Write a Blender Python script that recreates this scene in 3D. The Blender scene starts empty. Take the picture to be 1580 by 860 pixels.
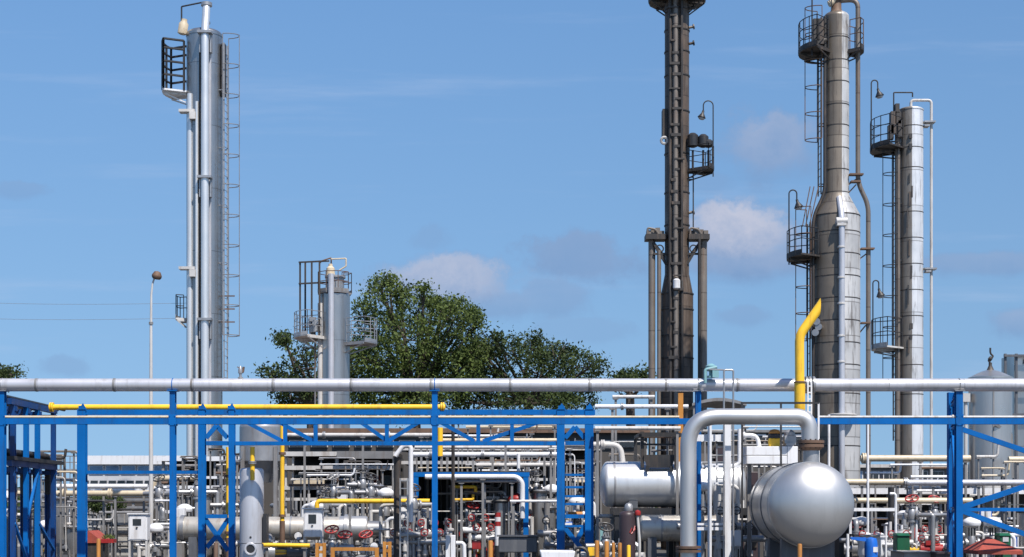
import bpy, math, random
from mathutils import Vector, Matrix
R = math.radians
sc = bpy.context.scene
col = sc.collection
random.seed(7)

# ------------------------------------------------------------------ camera
F = 2400.0                                   # focal length in photo pixels (photo is 1580 wide)
HOR, EYE = 790.0, 1.7                        # horizon row in the photo, eye height
cd = bpy.data.cameras.new('camera')
cam = bpy.data.objects.new('camera', cd); col.objects.link(cam)
cam.location = (0, 0, EYE); cam.rotation_euler = (R(90), 0, 0)
cd.sensor_width = 36.0; cd.lens = 36.0 * F / 1580.0
cd.shift_y = (HOR - 430.0) / 1580.0
cd.clip_start = 0.5; cd.clip_end = 6000
sc.camera = cam

# ------------------------------------------------------------------ light
SUN_EL, SUN_AZ = R(56), R(30)                # sun behind the camera, to its right
sd = Vector((math.sin(SUN_AZ) * math.cos(SUN_EL), -math.cos(SUN_AZ) * math.cos(SUN_EL), math.sin(SUN_EL)))
sl = bpy.data.lights.new('sun', 'SUN'); sl.energy = 5.0; sl.angle = R(0.5); sl.color = (1.0, 0.95, 0.88)
so = bpy.data.objects.new('sun', sl); col.objects.link(so)
so.rotation_euler = sd.to_track_quat('Z', 'Y').to_euler(); so.location = (10, -20, 60)
sc.view_settings.view_transform = 'Standard'; sc.view_settings.look = 'None'
sc.view_settings.gamma = 1; sc.view_settings.use_curve_mapping = False
sc.view_settings.exposure = 0.42

W = bpy.data.worlds.new('World'); sc.world = W; W.use_nodes = True
nt = W.node_tree; nt.nodes.clear()
def N(t, **k):
    n = nt.nodes.new(t)
    for a, b in k.items(): setattr(n, a, b)
    return n
def L(a, b): nt.links.new(a, b)
def math_(op, a, b=None, c=None, clamp=False):
    n = N('ShaderNodeMath', operation=op); n.use_clamp = clamp
    for i, v in enumerate((a, b, c)):
        if v is None: continue
        if isinstance(v, (int, float)): n.inputs[i].default_value = v
        else: L(v, n.inputs[i])
    return n.outputs[0]
sky = N('ShaderNodeTexSky', sky_type='NISHITA', sun_disc=False)
sky.sun_elevation = SUN_EL; sky.sun_rotation = math.pi - SUN_AZ
sky.altitude = 0; sky.air_density = 1.0; sky.dust_density = 0.7; sky.ozone_density = 2.5
tc = N('ShaderNodeTexCoord')
sep = N('ShaderNodeSeparateXYZ'); L(tc.outputs['Generated'], sep.inputs[0])
yy = math_('MAXIMUM', sep.outputs[1], 0.02)
u = math_('DIVIDE', sep.outputs[0], yy); v = math_('DIVIDE', sep.outputs[2], yy)
uv = N('ShaderNodeCombineXYZ'); L(u, uv.inputs[0]); L(v, uv.inputs[1])
def noise(scale, detail, rough, off, sx=1, sy=1):
    mp = N('ShaderNodeMapping'); mp.inputs['Scale'].default_value = (sx, sy, 1); mp.inputs['Location'].default_value = (off, off * .7, 0)
    L(uv.outputs[0], mp.inputs[0])
    n = N('ShaderNodeTexNoise'); n.inputs['Scale'].default_value = scale; n.inputs['Detail'].default_value = detail; n.inputs['Roughness'].default_value = rough
    L(mp.outputs[0], n.inputs['Vector']); return n.outputs[0]
nz = noise(34, 9, .66, 3.1); nz2 = noise(11, 4, .55, 9.0, 1, 1.8); nz3 = noise(16, 6, .6, 5.0, .22, 2.4)
dens = None; lite = None
# direction of each cloud as photo column, row, half width, half height, ragged edge, lightness of its top, thickness
for (cx, cy, a, b, rag, top, thick) in [
    (1192, 228, 78, 58, 1.0, .45, .80), (1140, 372, 92, 50, .9, 1.0, .95), (1150, 405, 120, 34, .8, .35, .85), (905, 402, 100, 40, 1.2, .15, .75),
    (690, 442, 122, 44, 1.0, .95, .85), (850, 462, 70, 32, 1.2, .25, .5), (760, 470, 90, 26, 1.1, .35, .55), (1520, 410, 120, 20, .9, .35, .6), (1570, 497, 40, 24, 1.0, .5, .6),
    (1145, 488, 46, 16, 1.2, .2, .4), (662, 368, 34, 20, 1.5, .2, .28), (100, 567, 42, 18, 1.3, .1, .35),
    (38, 294, 40, 12, 1.7, .3, .35), (1085, 280, 50, 18, 1.3, .3, .3), (900, 512, 80, 20, 1.4, .3, .25)]:
    du = math_('MULTIPLY', math_('SUBTRACT', u, (cx - 790) / F), F / (a * 1.3))
    dv = math_('MULTIPLY', math_('SUBTRACT', v, (790 - cy) / F), F / (b * 1.28))
    d = math_('SQRT', math_('ADD', math_('MULTIPLY', du, du), math_('MULTIPLY', dv, dv)))
    d = math_('ADD', d, math_('MULTIPLY', math_('SUBTRACT', nz, .5), 1.35 * rag))
    d = math_('ADD', d, math_('MULTIPLY', math_('SUBTRACT', nz2, .5), .7))
    mr = N('ShaderNodeMapRange', interpolation_type='SMOOTHSTEP'); L(d, mr.inputs[0])
    edge = N('ShaderNodeMapRange'); L(dv, edge.inputs[0]); edge.inputs[1].default_value = -.6; edge.inputs[2].default_value = .7; edge.inputs[3].default_value = .25; edge.inputs[4].default_value = .62; L(edge.outputs[0], mr.inputs[2])   # crisp tops, soft bases
    mr.inputs[1].default_value = 1.0; mr.inputs[3].default_value = 0; mr.inputs[4].default_value = thick
    t = math_('ADD', math_('MULTIPLY', dv, .55), math_('MULTIPLY', math_('SUBTRACT', nz, .5), 1.6))
    t = math_('MULTIPLY', math_('ADD', t, .45, clamp=True), mr.outputs[0])
    t = math_('MULTIPLY', t, top)
    dens = mr.outputs[0] if dens is None else math_('MAXIMUM', dens, mr.outputs[0])
    lite = t if lite is None else math_('MAXIMUM', lite, t)
mr = N('ShaderNodeMapRange', interpolation_type='SMOOTHSTEP'); L(nz3, mr.inputs[0])   # thin high streaks
mr.inputs[1].default_value = .52; mr.inputs[2].default_value = .86; mr.inputs[3].default_value = 0; mr.inputs[4].default_value = .38
front = N('ShaderNodeMapRange'); L(sep.outputs[1], front.inputs[0]); front.inputs[1].default_value = .05; front.inputs[2].default_value = .3
dens = math_('MULTIPLY', dens, front.outputs[0]); wisp = math_('MULTIPLY', mr.outputs[0], front.outputs[0])
cmix = N('ShaderNodeMix', data_type='RGBA'); L(math_('MULTIPLY', lite, 1.25, clamp=True), cmix.inputs[0])
cmix.inputs[6].default_value = (.21, .34, .58, 1); cmix.inputs[7].default_value = (.56, .585, .71, 1)
hs = N('ShaderNodeHueSaturation'); hs.inputs['Hue'].default_value = .508; hs.inputs['Saturation'].default_value = 1.28; hs.inputs['Value'].default_value = 1.0
# look a little higher into the sky dome near the horizon: the day is clear and dry
hz = N('ShaderNodeCombineXYZ'); L(sep.outputs[0], hz.inputs[0]); L(sep.outputs[1], hz.inputs[1]); L(math_('ADD', math_('MULTIPLY', sep.outputs[2],  .27), .12), hz.inputs[2])
nm = N('ShaderNodeVectorMath', operation='NORMALIZE'); L(hz.outputs[0], nm.inputs[0]); L(nm.outputs[0], sky.inputs[0])
L(sky.outputs[0], hs.inputs['Color'])
bg = N('ShaderNodeBackground'); L(hs.outputs[0], bg.inputs[0]); bg.inputs[1].default_value = 0.092
bgc = N('ShaderNodeBackground'); L(cmix.outputs[2], bgc.inputs[0]); bgc.inputs[1].default_value = 0.745
bgw = N('ShaderNodeBackground'); bgw.inputs[0].default_value = (.38, .46, .62, 1)
m1 = N('ShaderNodeMixShader'); L(wisp, m1.inputs[0]); L(bg.outputs[0], m1.inputs[1]); L(bgw.outputs[0], m1.inputs[2])
m2 = N('ShaderNodeMixShader'); L(dens, m2.inputs[0]); L(m1.outputs[0], m2.inputs[1]); L(bgc.outputs[0], m2.inputs[2])
wo = N('ShaderNodeOutputWorld'); L(m2.outputs[0], wo.inputs[0])

# ------------------------------------------------------------------ materials
TONE = .82
def mat(name, c, rough=.5, metal=0.0, var=.12, vs=3.0, stain=None, amount=.5, streak=True, bump=0.0, spec=.5, panel=None, fine=0.0, side=None):
    c = tuple(q * TONE for q in c)
    m = bpy.data.materials.new(name); m.use_nodes = True; t = m.node_tree; b = t.nodes['Principled BSDF']
    def n(ty, **k):
        x = t.nodes.new(ty)
        for a, q in k.items(): setattr(x, a, q)
        return x
    def mth(op, a, q=None, clamp=False):
        x = n('ShaderNodeMath', operation=op); x.use_clamp = clamp
        for i, w in enumerate((a, q)):
            if w is None: continue
            if isinstance(w, (int, float)): x.inputs[i].default_value = w
            else: t.links.new(w, x.inputs[i])
        return x.outputs[0]
    tcx = n('ShaderNodeTexCoord'); oi = n('ShaderNodeObjectInfo')
    off = n('ShaderNodeVectorMath', operation='ADD'); t.links.new(tcx.outputs['Object'], off.inputs[0])
    cmb = n('ShaderNodeCombineXYZ'); r10 = mth('MULTIPLY', oi.outputs['Random'], 37.0)
    for i in range(3): t.links.new(r10, cmb.inputs[i])
    t.links.new(cmb.outputs[0], off.inputs[1])
    no = n('ShaderNodeTexNoise'); no.inputs['Scale'].default_value = vs; no.inputs['Detail'].default_value = 5; t.links.new(off.outputs[0], no.inputs['Vector'])
    fac = mth('ADD', mth('MULTIPLY', mth('SUBTRACT', no.outputs[0], .5), var * 3.2), 1.0)
    fac = mth('ADD', fac, mth('MULTIPLY', mth('SUBTRACT', oi.outputs['Random'], .5), var * .8))
    seam = None; base = None
    if panel:                                            # sheet-metal jackets: rows of panels with dark laps
        hgt, nseg, lap, tone = panel
        sp = n('ShaderNodeSeparateXYZ'); t.links.new(tcx.outputs['Object'], sp.inputs[0])
        row = mth('DIVIDE', mth('ADD', sp.outputs[2], 50.0), hgt); rf = mth('FLOOR', row); rr = mth('FRACT', row)
        ang = mth('ADD', mth('MULTIPLY', mth('ADD', mth('DIVIDE', mth('ARCTAN2', sp.outputs[0], mth('MULTIPLY', sp.outputs[1], -1.0)), 2 * math.pi), .5), nseg), mth('MULTIPLY', rf, .37))
        af = mth('FLOOR', ang); ar = mth('FRACT', ang)
        wn = n('ShaderNodeTexWhiteNoise', noise_dimensions='2D'); cc = n('ShaderNodeCombineXYZ')
        t.links.new(rf, cc.inputs[0]); t.links.new(af, cc.inputs[1]); t.links.new(cc.outputs[0], wn.inputs['Vector'])
        fac = mth('ADD', fac, mth('MULTIPLY', mth('SUBTRACT', wn.outputs['Value'], .5), tone))
        s1 = mth('LESS_THAN', rr, lap / hgt); s2 = mth('LESS_THAN', ar, lap * .35)
        seam = mth('MULTIPLY', mth('MAXIMUM', s1, s2), .55)
    vm = n('ShaderNodeVectorMath', operation='SCALE'); vm.inputs[0].default_value = c
    if side:                                             # second jacket colour beyond an x split: one side darker, the other lighter
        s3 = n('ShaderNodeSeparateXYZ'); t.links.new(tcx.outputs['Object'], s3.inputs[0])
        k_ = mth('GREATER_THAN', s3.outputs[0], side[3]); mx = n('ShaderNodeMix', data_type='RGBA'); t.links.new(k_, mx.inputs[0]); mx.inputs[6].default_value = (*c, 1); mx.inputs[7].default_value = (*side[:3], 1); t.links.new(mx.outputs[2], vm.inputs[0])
    t.links.new(fac, vm.inputs['Scale'])
    out = vm.outputs[0]
    if seam is not None:
        mx = n('ShaderNodeMix', data_type='RGBA'); t.links.new(seam, mx.inputs[0]); t.links.new(out, mx.inputs[6]); mx.inputs[7].default_value = (c[0]*.22, c[1]*.2, c[2]*.19, 1); out = mx.outputs[2]
    if stain:
        mp = n('ShaderNodeMapping'); mp.inputs['Scale'].default_value = (1, 1, .12) if streak else (1, 1, 1); t.links.new(off.outputs[0], mp.inputs[0])
        n2 = n('ShaderNodeTexNoise'); n2.inputs['Scale'].default_value = 5.5; n2.inputs['Detail'].default_value = 7; n2.inputs['Roughness'].default_value = .68; t.links.new(mp.outputs[0], n2.inputs['Vector'])
        mr = n('ShaderNodeMapRange'); mr.interpolation_type = 'SMOOTHSTEP'; t.links.new(n2.outputs[0], mr.inputs[0]); mr.inputs[1].default_value = .49; mr.inputs[2].default_value = .69; mr.inputs[4].default_value = amount
        mx = n('ShaderNodeMix', data_type='RGBA'); t.links.new(mr.outputs[0], mx.inputs[0]); t.links.new(out, mx.inputs[6]); mx.inputs[7].default_value = (*stain, 1); out = mx.outputs[2]
    t.links.new(out, b.inputs['Base Color'])
    b.inputs['Metallic'].default_value = metal; b.inputs['Specular IOR Level'].default_value = spec
    rg = mth('ADD', mth('MULTIPLY', mth('SUBTRACT', no.outputs[0], .5), .35), rough, clamp=True); t.links.new(rg, b.inputs['Roughness'])
    if bump:
        bn = n('ShaderNodeTexNoise'); bn.inputs['Scale'].default_value = fine or 14; bn.inputs['Detail'].default_value = 4; t.links.new(off.outputs[0], bn.inputs['Vector'])
        bp = n('ShaderNodeBump'); bp.inputs['Strength'].default_value = bump; bp.inputs['Distance'].default_value = .05; t.links.new(bn.outputs[0], bp.inputs['Height']); t.links.new(bp.outputs[0], b.inputs['Normal'])
    return m
RUST = (.16, .07, .03); GRIME = (.07, .06, .055)
M = dict(
    blue=mat('blue steel paint', (.0005, .128, .43), .5, 0, .14, 1.6, (.02, .045, .10), .4, bump=.05, spec=.2),
    navy=mat('dark blue steel paint', (.001, .052, .22), .45, 0, .15, 2.0, (.02, .02, .025), .7),
    silver=mat('aluminium jacket', (.50, .485, .47), .40, .8, .06, 1.2, (.30, .29, .28), .3, bump=.06, fine=3),
    bright=mat('smooth silver paint', (.66, .645, .63), .43, .78, .03, .8, (.42, .41, .40), .25),
    pipewhite=mat('pale pipe jacket', (.66, .655, .69), .38, .42, .06, 1.0, (.33, .31, .30), .45),
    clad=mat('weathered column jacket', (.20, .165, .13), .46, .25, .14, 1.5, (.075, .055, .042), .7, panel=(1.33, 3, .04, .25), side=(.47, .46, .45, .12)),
    cladgrey=mat('grey column jacket', (.47, .465, .46), .32, .85, .06, .9, (.25, .24, .23), .45, panel=(2.6, 3, .03, .10)),
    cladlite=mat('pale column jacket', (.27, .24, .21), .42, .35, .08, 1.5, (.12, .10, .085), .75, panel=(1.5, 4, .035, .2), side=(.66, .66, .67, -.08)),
    soot=mat('soot stained jacket', (.10, .072, .054), .55, .3, .22, 2.0, (.23, .19, .155), .5, panel=(1.35, 3, .05, .35)),
    sootdark=mat('dark scorched steel', (.045, .04, .038), .6, .2, .25, 3.0, (.16, .11, .08), .5),
    riser=mat('grey brown riser jacket', (.21, .18, .155), .5, .3, .12, 2.0, RUST, .35, panel=(1.7, 2, .05, .2)),
    white=mat('white paint', (.82, .82, .84), .45, 0, .07, 2.0, (.33, .28, .24), .45),
    offwhite=mat('dirty white paint', (.58, .56, .54), .5, 0, .12, 2.0, (.22, .17, .13), .6),
    cream=mat('cream pipe paint', (.66, .55, .39), .45, 0, .07, 1.5, (.35, .24, .14), .5, streak=False),
    yellow=mat('yellow pipe paint', (.98, .58, .03), .45, 0, .10, 2.0, (.38, .20, .04), .55),
    orange=mat('orange paint', (.52, .215, .035), .5, 0, .15, 4.0, RUST, .6),
    red=mat('red paint', (.36, .022, .02), .45, 0, .12, 4.0, (.12, .02, .015), .5),
    brick=mat('faded red cover', (.36, .065, .04), .7, 0, .15, 3.0, (.16, .04, .03), .5, bump=.2),
    green=mat('green paint', (.010, .11, .048), .45, 0, .12, 4.0, (.02, .06, .03), .4),
    teal=mat('pale teal paint', (.22, .42, .45), .5, 0, .12, 4.0, (.2, .18, .15), .5),
    sblue=mat('bright blue paint', (.01, .14, .60), .4, 0, .08, 4.0, (.02, .06, .2), .4),
    grey=mat('grey steel paint', (.24, .235, .235), .5, .1, .15, 3.0, (.13, .10, .08), .55),
    galv=mat('galvanised steel', (.40, .40, .41), .42, .55, .15, 4.0, (.25, .2, .16), .4),
    slate=mat('dark grey enamel', (.10, .105, .12), .5, 0, .10, 2.0, (.2, .2, .2), .3),
    dark=mat('black steel', (.028, .028, .031), .5, .1, .25, 3.0, (.08, .06, .045), .5),
    brown=mat('brown rusted steel', (.17, .10, .065), .65, .1, .22, 4.0, (.05, .035, .03), .6),
    bottle=mat('dark plum enamel', (.055, .035, .04), .45, 0, .10, 2.0, (.02, .015, .02), .4),
    concrete=mat('concrete', (.42, .40, .37), .85, 0, .12, 1.2, (.2, .18, .16), .5, streak=False, bump=.3),
    wall=mat('grey brown cladding', (.075, .066, .058), .7, 0, .18, .7, (.07, .06, .055), .7),
    pale=mat('pale wall sheeting', (.58, .58, .60), .6, 0, .08, .8, (.33, .30, .28), .5),
    glass=mat('dark window glass', (.03, .035, .04), .12, 0, .3, 1.0),
    bluegl=mat('blue window glass', (.16, .24, .36), .10, .4, .2, 1.0),
    yard=mat('oil dark yard paving', (.085, .08, .075), .85, 0, .2, .8, (.04, .036, .033), .6, streak=False, bump=.3),
    tankwhite=mat('silver white tank paint', (.86, .855, .85), .38, .6, .03, .8, (.45, .43, .42), .25),
    exch=mat('faded cream jacket', (.58, .54, .48), .40, .45, .08, 1.2, (.25, .17, .11), .6),
    steel=mat('brushed tank steel', (.58, .56, .54), .33, .8, .05, 1.0, (.3, .29, .28), .3),
    bark=mat('bark', (.085, .065, .05), .9, 0, .25, 6.0, bump=.5),
)
def leafmat(name, a, b_):
    m = bpy.data.materials.new(name); m.use_nodes = True; t = m.node_tree; b = t.nodes['Principled BSDF']
    g = t.nodes.new('ShaderNodeTexCoord'); n1 = t.nodes.new('ShaderNodeTexNoise'); n1.inputs['Scale'].default_value = .9; n1.inputs['Detail'].default_value = 3
    n2 = t.nodes.new('ShaderNodeTexWhiteNoise'); geo = t.nodes.new('ShaderNodeNewGeometry')
    t.links.new(g.outputs['Object'], n1.inputs['Vector']); n2.noise_dimensions = '1D'; t.links.new(geo.outputs['Random Per Island'], n2.inputs['W'])
    ad = t.nodes.new('ShaderNodeMath'); ad.operation = 'MULTIPLY_ADD'; t.links.new(n2.outputs['Value'], ad.inputs[0]); ad.inputs[1].default_value = .8; 
    s = t.nodes.new('ShaderNodeMath'); s.operation = 'MULTIPLY_ADD'; t.links.new(n1.outputs[0], s.inputs[0]); s.inputs[1].default_value = 1.5; s.inputs[2].default_value = -.62
    t.links.new(s.outputs[0], ad.inputs[2])
    mx = t.nodes.new('ShaderNodeMix'); mx.data_type = 'RGBA'; mx.clamp_factor = True; t.links.new(ad.outputs[0], mx.inputs[0]); mx.inputs[6].default_value = (*a, 1); mx.inputs[7].default_value = (*b_, 1)
    t.links.new(mx.outputs[2], b.inputs['Base Color']); b.inputs['Roughness'].default_value = .65; b.inputs['Specular IOR Level'].default_value = .2
    tr = t.nodes.new('ShaderNodeBsdfTranslucent'); t.links.new(mx.outputs[2], tr.inputs[0]); ms = t.nodes.new('ShaderNodeMixShader'); ms.inputs[0].default_value = .25
    t.links.new(b.outputs[0], ms.inputs[1]); t.links.new(tr.outputs[0], ms.inputs[2]); t.links.new(ms.outputs[0], t.nodes['Material Output'].inputs[0])
    return m
M['leaf'] = leafmat('broad leaves', (.026, .046, .012), (.125, .165, .042)); M['leafdark'] = leafmat('dark leaves', (.018, .032, .012), (.068, .095, .027))

# ------------------------------------------------------------------ mesh builder
def P(px, py, Y): return Vector(((px - 790) / F * Y, Y, EYE + (HOR - py) / F * Y))
def K(n, Y): return n * Y / F                # photo pixels to metres at distance Y
def X(px, Y): return (px - 790) / F * Y
def Z(py, Y): return EYE + (HOR - py) / F * Y
WORLD = {}
class MB:
    def __init__(s): s.v = []; s.f = []; s.s = []
    def add(s, vs, fs, smooth=False):
        o = len(s.v); s.v += [Vector(q) for q in vs]
        for f in fs: s.f.append(tuple(i + o for i in f)); s.s.append(smooth)
        return s
    def box(s, c, d, rz=0.0):
        c = Vector(c); q = []
        for z in (-.5, .5):
            for x, y in ((-.5, -.5), (.5, -.5), (.5, .5), (-.5, .5)):
                p = Vector((x * d[0], y * d[1], z * d[2]))
                if rz: p = Matrix.Rotation(rz, 3, 'Z') @ p
                q.append(c + p)
        return s.add(q, [(3, 2, 1, 0), (4, 5, 6, 7), (0, 1, 5, 4), (1, 2, 6, 5), (2, 3, 7, 6), (3, 0, 4, 7)])
    def bbox(s, a, b):                       # box from corner to corner
        return s.box([(a[i] + b[i]) / 2 for i in range(3)], [abs(a[i] - b[i]) for i in range(3)])
    def bar(s, a, b, w, h=None, up=(0, -1, 0)):   # w across, h along 'up'
        h = w if h is None else h; a = Vector(a); b = Vector(b); d = (b - a).normalized(); up = Vector(up)
        if abs(d.dot(up)) > .95: up = Vector((1, 0, 0))
        sd_ = d.cross(up).normalized(); up = sd_.cross(d).normalized(); q = []
        for p in (a, b):
            for i, j in ((-.5, -.5), (.5, -.5), (.5, .5), (-.5, .5)): q.append(p + sd_ * w * i + up * h * j)
        return s.add(q, [(3, 2, 1, 0), (4, 5, 6, 7), (0, 1, 5, 4), (1, 2, 6, 5), (2, 3, 7, 6), (3, 0, 4, 7)])
    def hbeam(s, a, b, w, h, t=.03, up=(0, -1, 0)):   # rolled section: two flanges and a web; flanges face 'up'
        a = Vector(a); b = Vector(b); d = (b - a).normalized(); up = Vector(up)
        if abs(d.dot(up)) > .95: up = Vector((1, 0, 0))
        sd_ = d.cross(up).normalized(); up = sd_.cross(d).normalized()
        for k in (-1, 1): s.bar(a + up * k * (h - t) / 2, b + up * k * (h - t) / 2, w, t, up)
        return s.bar(a, b, t, h - 2 * t, up)
    def tube(s, pts, r, n=12, closed=False, r2=None):
        pts = [Vector(p) for p in pts]; m = len(pts); rs = r if isinstance(r, (list, tuple)) else [r + ((r2 - r) * i / (m - 1) if r2 is not None else 0) for i in range(m)]
        tan = []
        for i in range(m):
            a = pts[i - 1] if (i or closed) else pts[i]; b = pts[(i + 1) % m] if (i < m - 1 or closed) else pts[i]
            tan.append((b - a).normalized())
        ref = Vector((0, 0, 1)) if abs(tan[0].z) < .9 else Vector((1, 0, 0)); nn = (ref - tan[0] * ref.dot(tan[0])).normalized(); o = len(s.v)
        for i in range(m):
            nn = (nn - tan[i] * nn.dot(tan[i])).normalized(); bb = tan[i].cross(nn)
            for k in range(n):
                an = 2 * math.pi * k / n; s.v.append(pts[i] + (nn * math.cos(an) + bb * math.sin(an)) * rs[i])
        for i in range(m if closed else m - 1):
            for k in range(n):
                j = (i + 1) % m; s.f.append((o + i * n + k, o + i * n + (k + 1) % n, o + j * n + (k + 1) % n, o + j * n + k)); s.s.append(True)
        if not closed:
            s.f.append(tuple(o + k for k in reversed(range(n)))); s.f.append(tuple(o + (m - 1) * n + k for k in range(n))); s.s += [False, False]
        return s
    def cyl(s, a, b, r, n=16, r2=None): return s.tube([a, b], r, n, r2=r2)
    def lathe(s, prof, loc, axis=(0, 0, 1), n=28):
        q = Vector((0, 0, 1)).rotation_difference(Vector(axis).normalized()).to_matrix(); loc = Vector(loc); o = len(s.v); m = len(prof)
        for r, z in prof:
            for k in range(n):
                an = 2 * math.pi * k / n; s.v.append(loc + q @ Vector((r * math.cos(an), r * math.sin(an), z)))
        for i in range(m - 1):
            sharp = False
            for k in range(n):
                s.f.append((o + i * n + k, o + i * n + (k + 1) % n, o + (i + 1) * n + (k + 1) % n, o + (i + 1) * n + k)); s.s.append(not sharp)
        if prof[0][0] > 1e-4: s.f.append(tuple(o + k for k in reversed(range(n)))); s.s.append(False)
        if prof[-1][0] > 1e-4: s.f.append(tuple(o + (m - 1) * n + k for k in range(n))); s.s.append(False)
        return s
    def ring(s, c, r, t, axis=(0, 0, 1), n=20, k=6):
        q = Vector((0, 0, 1)).rotation_difference(Vector(axis).normalized()).to_matrix(); c = Vector(c)
        return s.tube([c + q @ Vector((r * math.cos(2 * math.pi * i / n), r * math.sin(2 * math.pi * i / n), 0)) for i in range(n)], t, k, closed=True)
    def build(s, name, m, parent=None, bevel=0.0):
        me = bpy.data.meshes.new(name); xs = [min(p[i] for p in s.v) for i in range(3)]; xe = [max(p[i] for p in s.v) for i in range(3)]
        loc = Vector(((xs[0] + xe[0]) / 2, (xs[1] + xe[1]) / 2, xs[2]))
        me.from_pydata([p - loc for p in s.v], [], s.f); me.polygons.foreach_set('use_smooth', s.s); me.materials.append(M[m] if isinstance(m, str) else m)
        if any(s.s):
            try: me.set_sharp_from_angle(angle=R(40))
            except Exception: pass
        me.update(); o = bpy.data.objects.new(name, me); col.objects.link(o); WORLD[o.name] = loc
        if parent is not None: o.parent = parent; o.location = loc - WORLD[parent.name]
        else: o.location = loc
        if bevel:
            bv = o.modifiers.new('bevel', 'BEVEL'); bv.width = bevel; bv.segments = 2; bv.limit_method = 'ANGLE'
        return o
def dome(r, h, z0, up=1, k=8):               # profile of an elliptical tank head
    q = [(r * math.cos(math.pi / 2 * i / k), z0 + up * h * math.sin(math.pi / 2 * i / k)) for i in range(k + 1)]
    return [(max(a, 0.0005), b) for a, b in q]
def fillet(pts, rad, seg=7):                 # rounds the corners of a pipe run
    pts = [Vector(p) for p in pts]; out = [pts[0]]
    for i in range(1, len(pts) - 1):
        a, b, c = pts[i - 1], pts[i], pts[i + 1]; da = (a - b); dc = (c - b); rr = min(rad, da.length * .49, dc.length * .49)
        p0 = b + da.normalized() * rr; p2 = b + dc.normalized() * rr
        for k in range(seg + 1):
            t_ = k / seg; out.append(p0 * (1 - t_) ** 2 + b * (2 * t_ * (1 - t_)) * 1.0 + p2 * t_ ** 2)
    out.append(pts[-1]); return out
def tag(o, label, cat, group=None):
    o['label'] = label; o['category'] = cat
    if group: o['group'] = group
    return o
def thing(name, label, cat, loc, group=None):
    o = bpy.data.objects.new(name, None); col.objects.link(o); o.location = loc; o.empty_display_size = .2; WORLD[o.name] = Vector(loc)
    return tag(o, label, cat, group)
def struct(o): o['kind'] = 'structure'; return o
def dup(root, loc, label, rz=0.0, group=None, scale=1.0):
    r = root.copy(); col.objects.link(r); r.location = loc; r.rotation_euler = (0, 0, rz); r.scale = (scale,) * 3; r['label'] = label
    if group: r['group'] = group
    for c in list(root.children):
        q = c.copy(); col.objects.link(q); q.parent = r
        for g in c.children:
            w = g.copy(); col.objects.link(w); w.parent = q
    return r

# ------------------------------------------------------------------ ground
g = MB(); g.add([(-900, -60, 0), (900, -60, 0), (900, 2500, 0), (-900, 2500, 0)], [(0, 1, 2, 3)]); struct(g.build('ground', mat('gravel ground', (.16, .15, .13), .9, 0, .2, .6, (.08, .07, .06), .5, streak=False, bump=.5, fine=25)))
g = MB(); g.add([(-60, 30, .004), (60, 30, .004), (60, 76, .004), (-60, 76, .004)], [(0, 1, 2, 3)]); struct(g.build('paved_yard', M['yard']))
g = MB(); g.bbox((-60, 76, 0), (60, 76.2, .14)); struct(g.build('kerb', M['concrete']))
# ================================================================== front blue rack with the long pale pipe
def polar(cx, cy, r, a): return (cx + r * math.cos(a), cy + r * math.sin(a))
Y0 = 40.0
rk = thing('pipe_rack', 'bright blue steel rack spanning the whole photo under the long pale grey pipe', 'pipe rack', (X(4, Y0), Y0, 0))
for px, top, w_ in ((4, 604, .14), (267, 604, .14), (671, 604, .14), (1077, 604, .14), (1479, 604, .17)):
    b = MB(); b.hbeam((X(px, Y0), Y0, 0), (X(px, Y0), Y0, Z(top, Y0)), w_, .2); p = b.build('post', 'blue', rk)
    b = MB(); b.box((X(px, Y0), Y0, .012), (.36, .36, .024)); b.build('base_plate', 'blue', p)
    for yb in (-.107, .107): b = MB(); b.bar((X(px, Y0), Y0 + yb, Z(657, Y0)), (X(px, Y0), Y0 + yb, Z(640, Y0)), .19, .012); [b.cyl((X(px, Y0) + u_ * .07, Y0 + yb - .02, Z(q_, Y0)), (X(px, Y0) + u_ * .07, Y0 + yb + .02, Z(q_, Y0)), .018, 6) for u_ in (-1, 1) for q_ in (642.5, 654.5)]; b.build('gusset_plate', 'blue', p)
xs = [-1640 / 60, X(4, Y0), X(267, Y0), X(671, Y0), X(1077, Y0), X(1479, Y0), X(1800, Y0)]
for a, c in zip(xs[:-1], xs[1:]):
    b = MB(); b.hbeam((a + .09, Y0, Z(650.5, Y0)), (c - .09, Y0, Z(650.5, Y0)), .15, .17); b.build('beam', 'blue', rk)
for a, c, hh in (((1485, 663), (1640, 716), .13), ((1485, 783), (1640, 731), .14), ((1485, 789), (1640, 846), .13), ((1485, 786.5), (1640, 786.5), .09)):
    b = MB(); b.bar(P(*a, Y0 + .02 * (a[1] - 660) / 60), P(*c, Y0 + .02 * (a[1] - 660) / 60), hh, .07, (0, -1, 0)); b.build('brace', 'blue', rk)
YB = 43.0
b = MB(); b.hbeam((X(1468, YB), YB, 0), (X(1468, YB), YB, Z(606, YB)), .20, .20, up=(1, 0, 0)); b.build('post', 'blue', rk)
for py in (617, 655, 786):
    b = MB(); b.hbeam((X(1479, Y0), Y0 + .115, Z(py, 41)), (X(1468, YB), YB - .1, Z(py, 41)), .1, .12, up=(0, 0, 1)); b.build('cross_beam', 'blue', rk)
for a, c in (((Y0 + .12, 770), (YB - .1, 668)), ((Y0 + .12, 850), (YB - .1, 792))):
    b = MB(); b.bar((X(1479, Y0) - .02, a[0], Z(a[1], 41)), (X(1468, YB), c[0], Z(c[1], 41)), .07, .07); b.build('brace', 'blue', rk)

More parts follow.
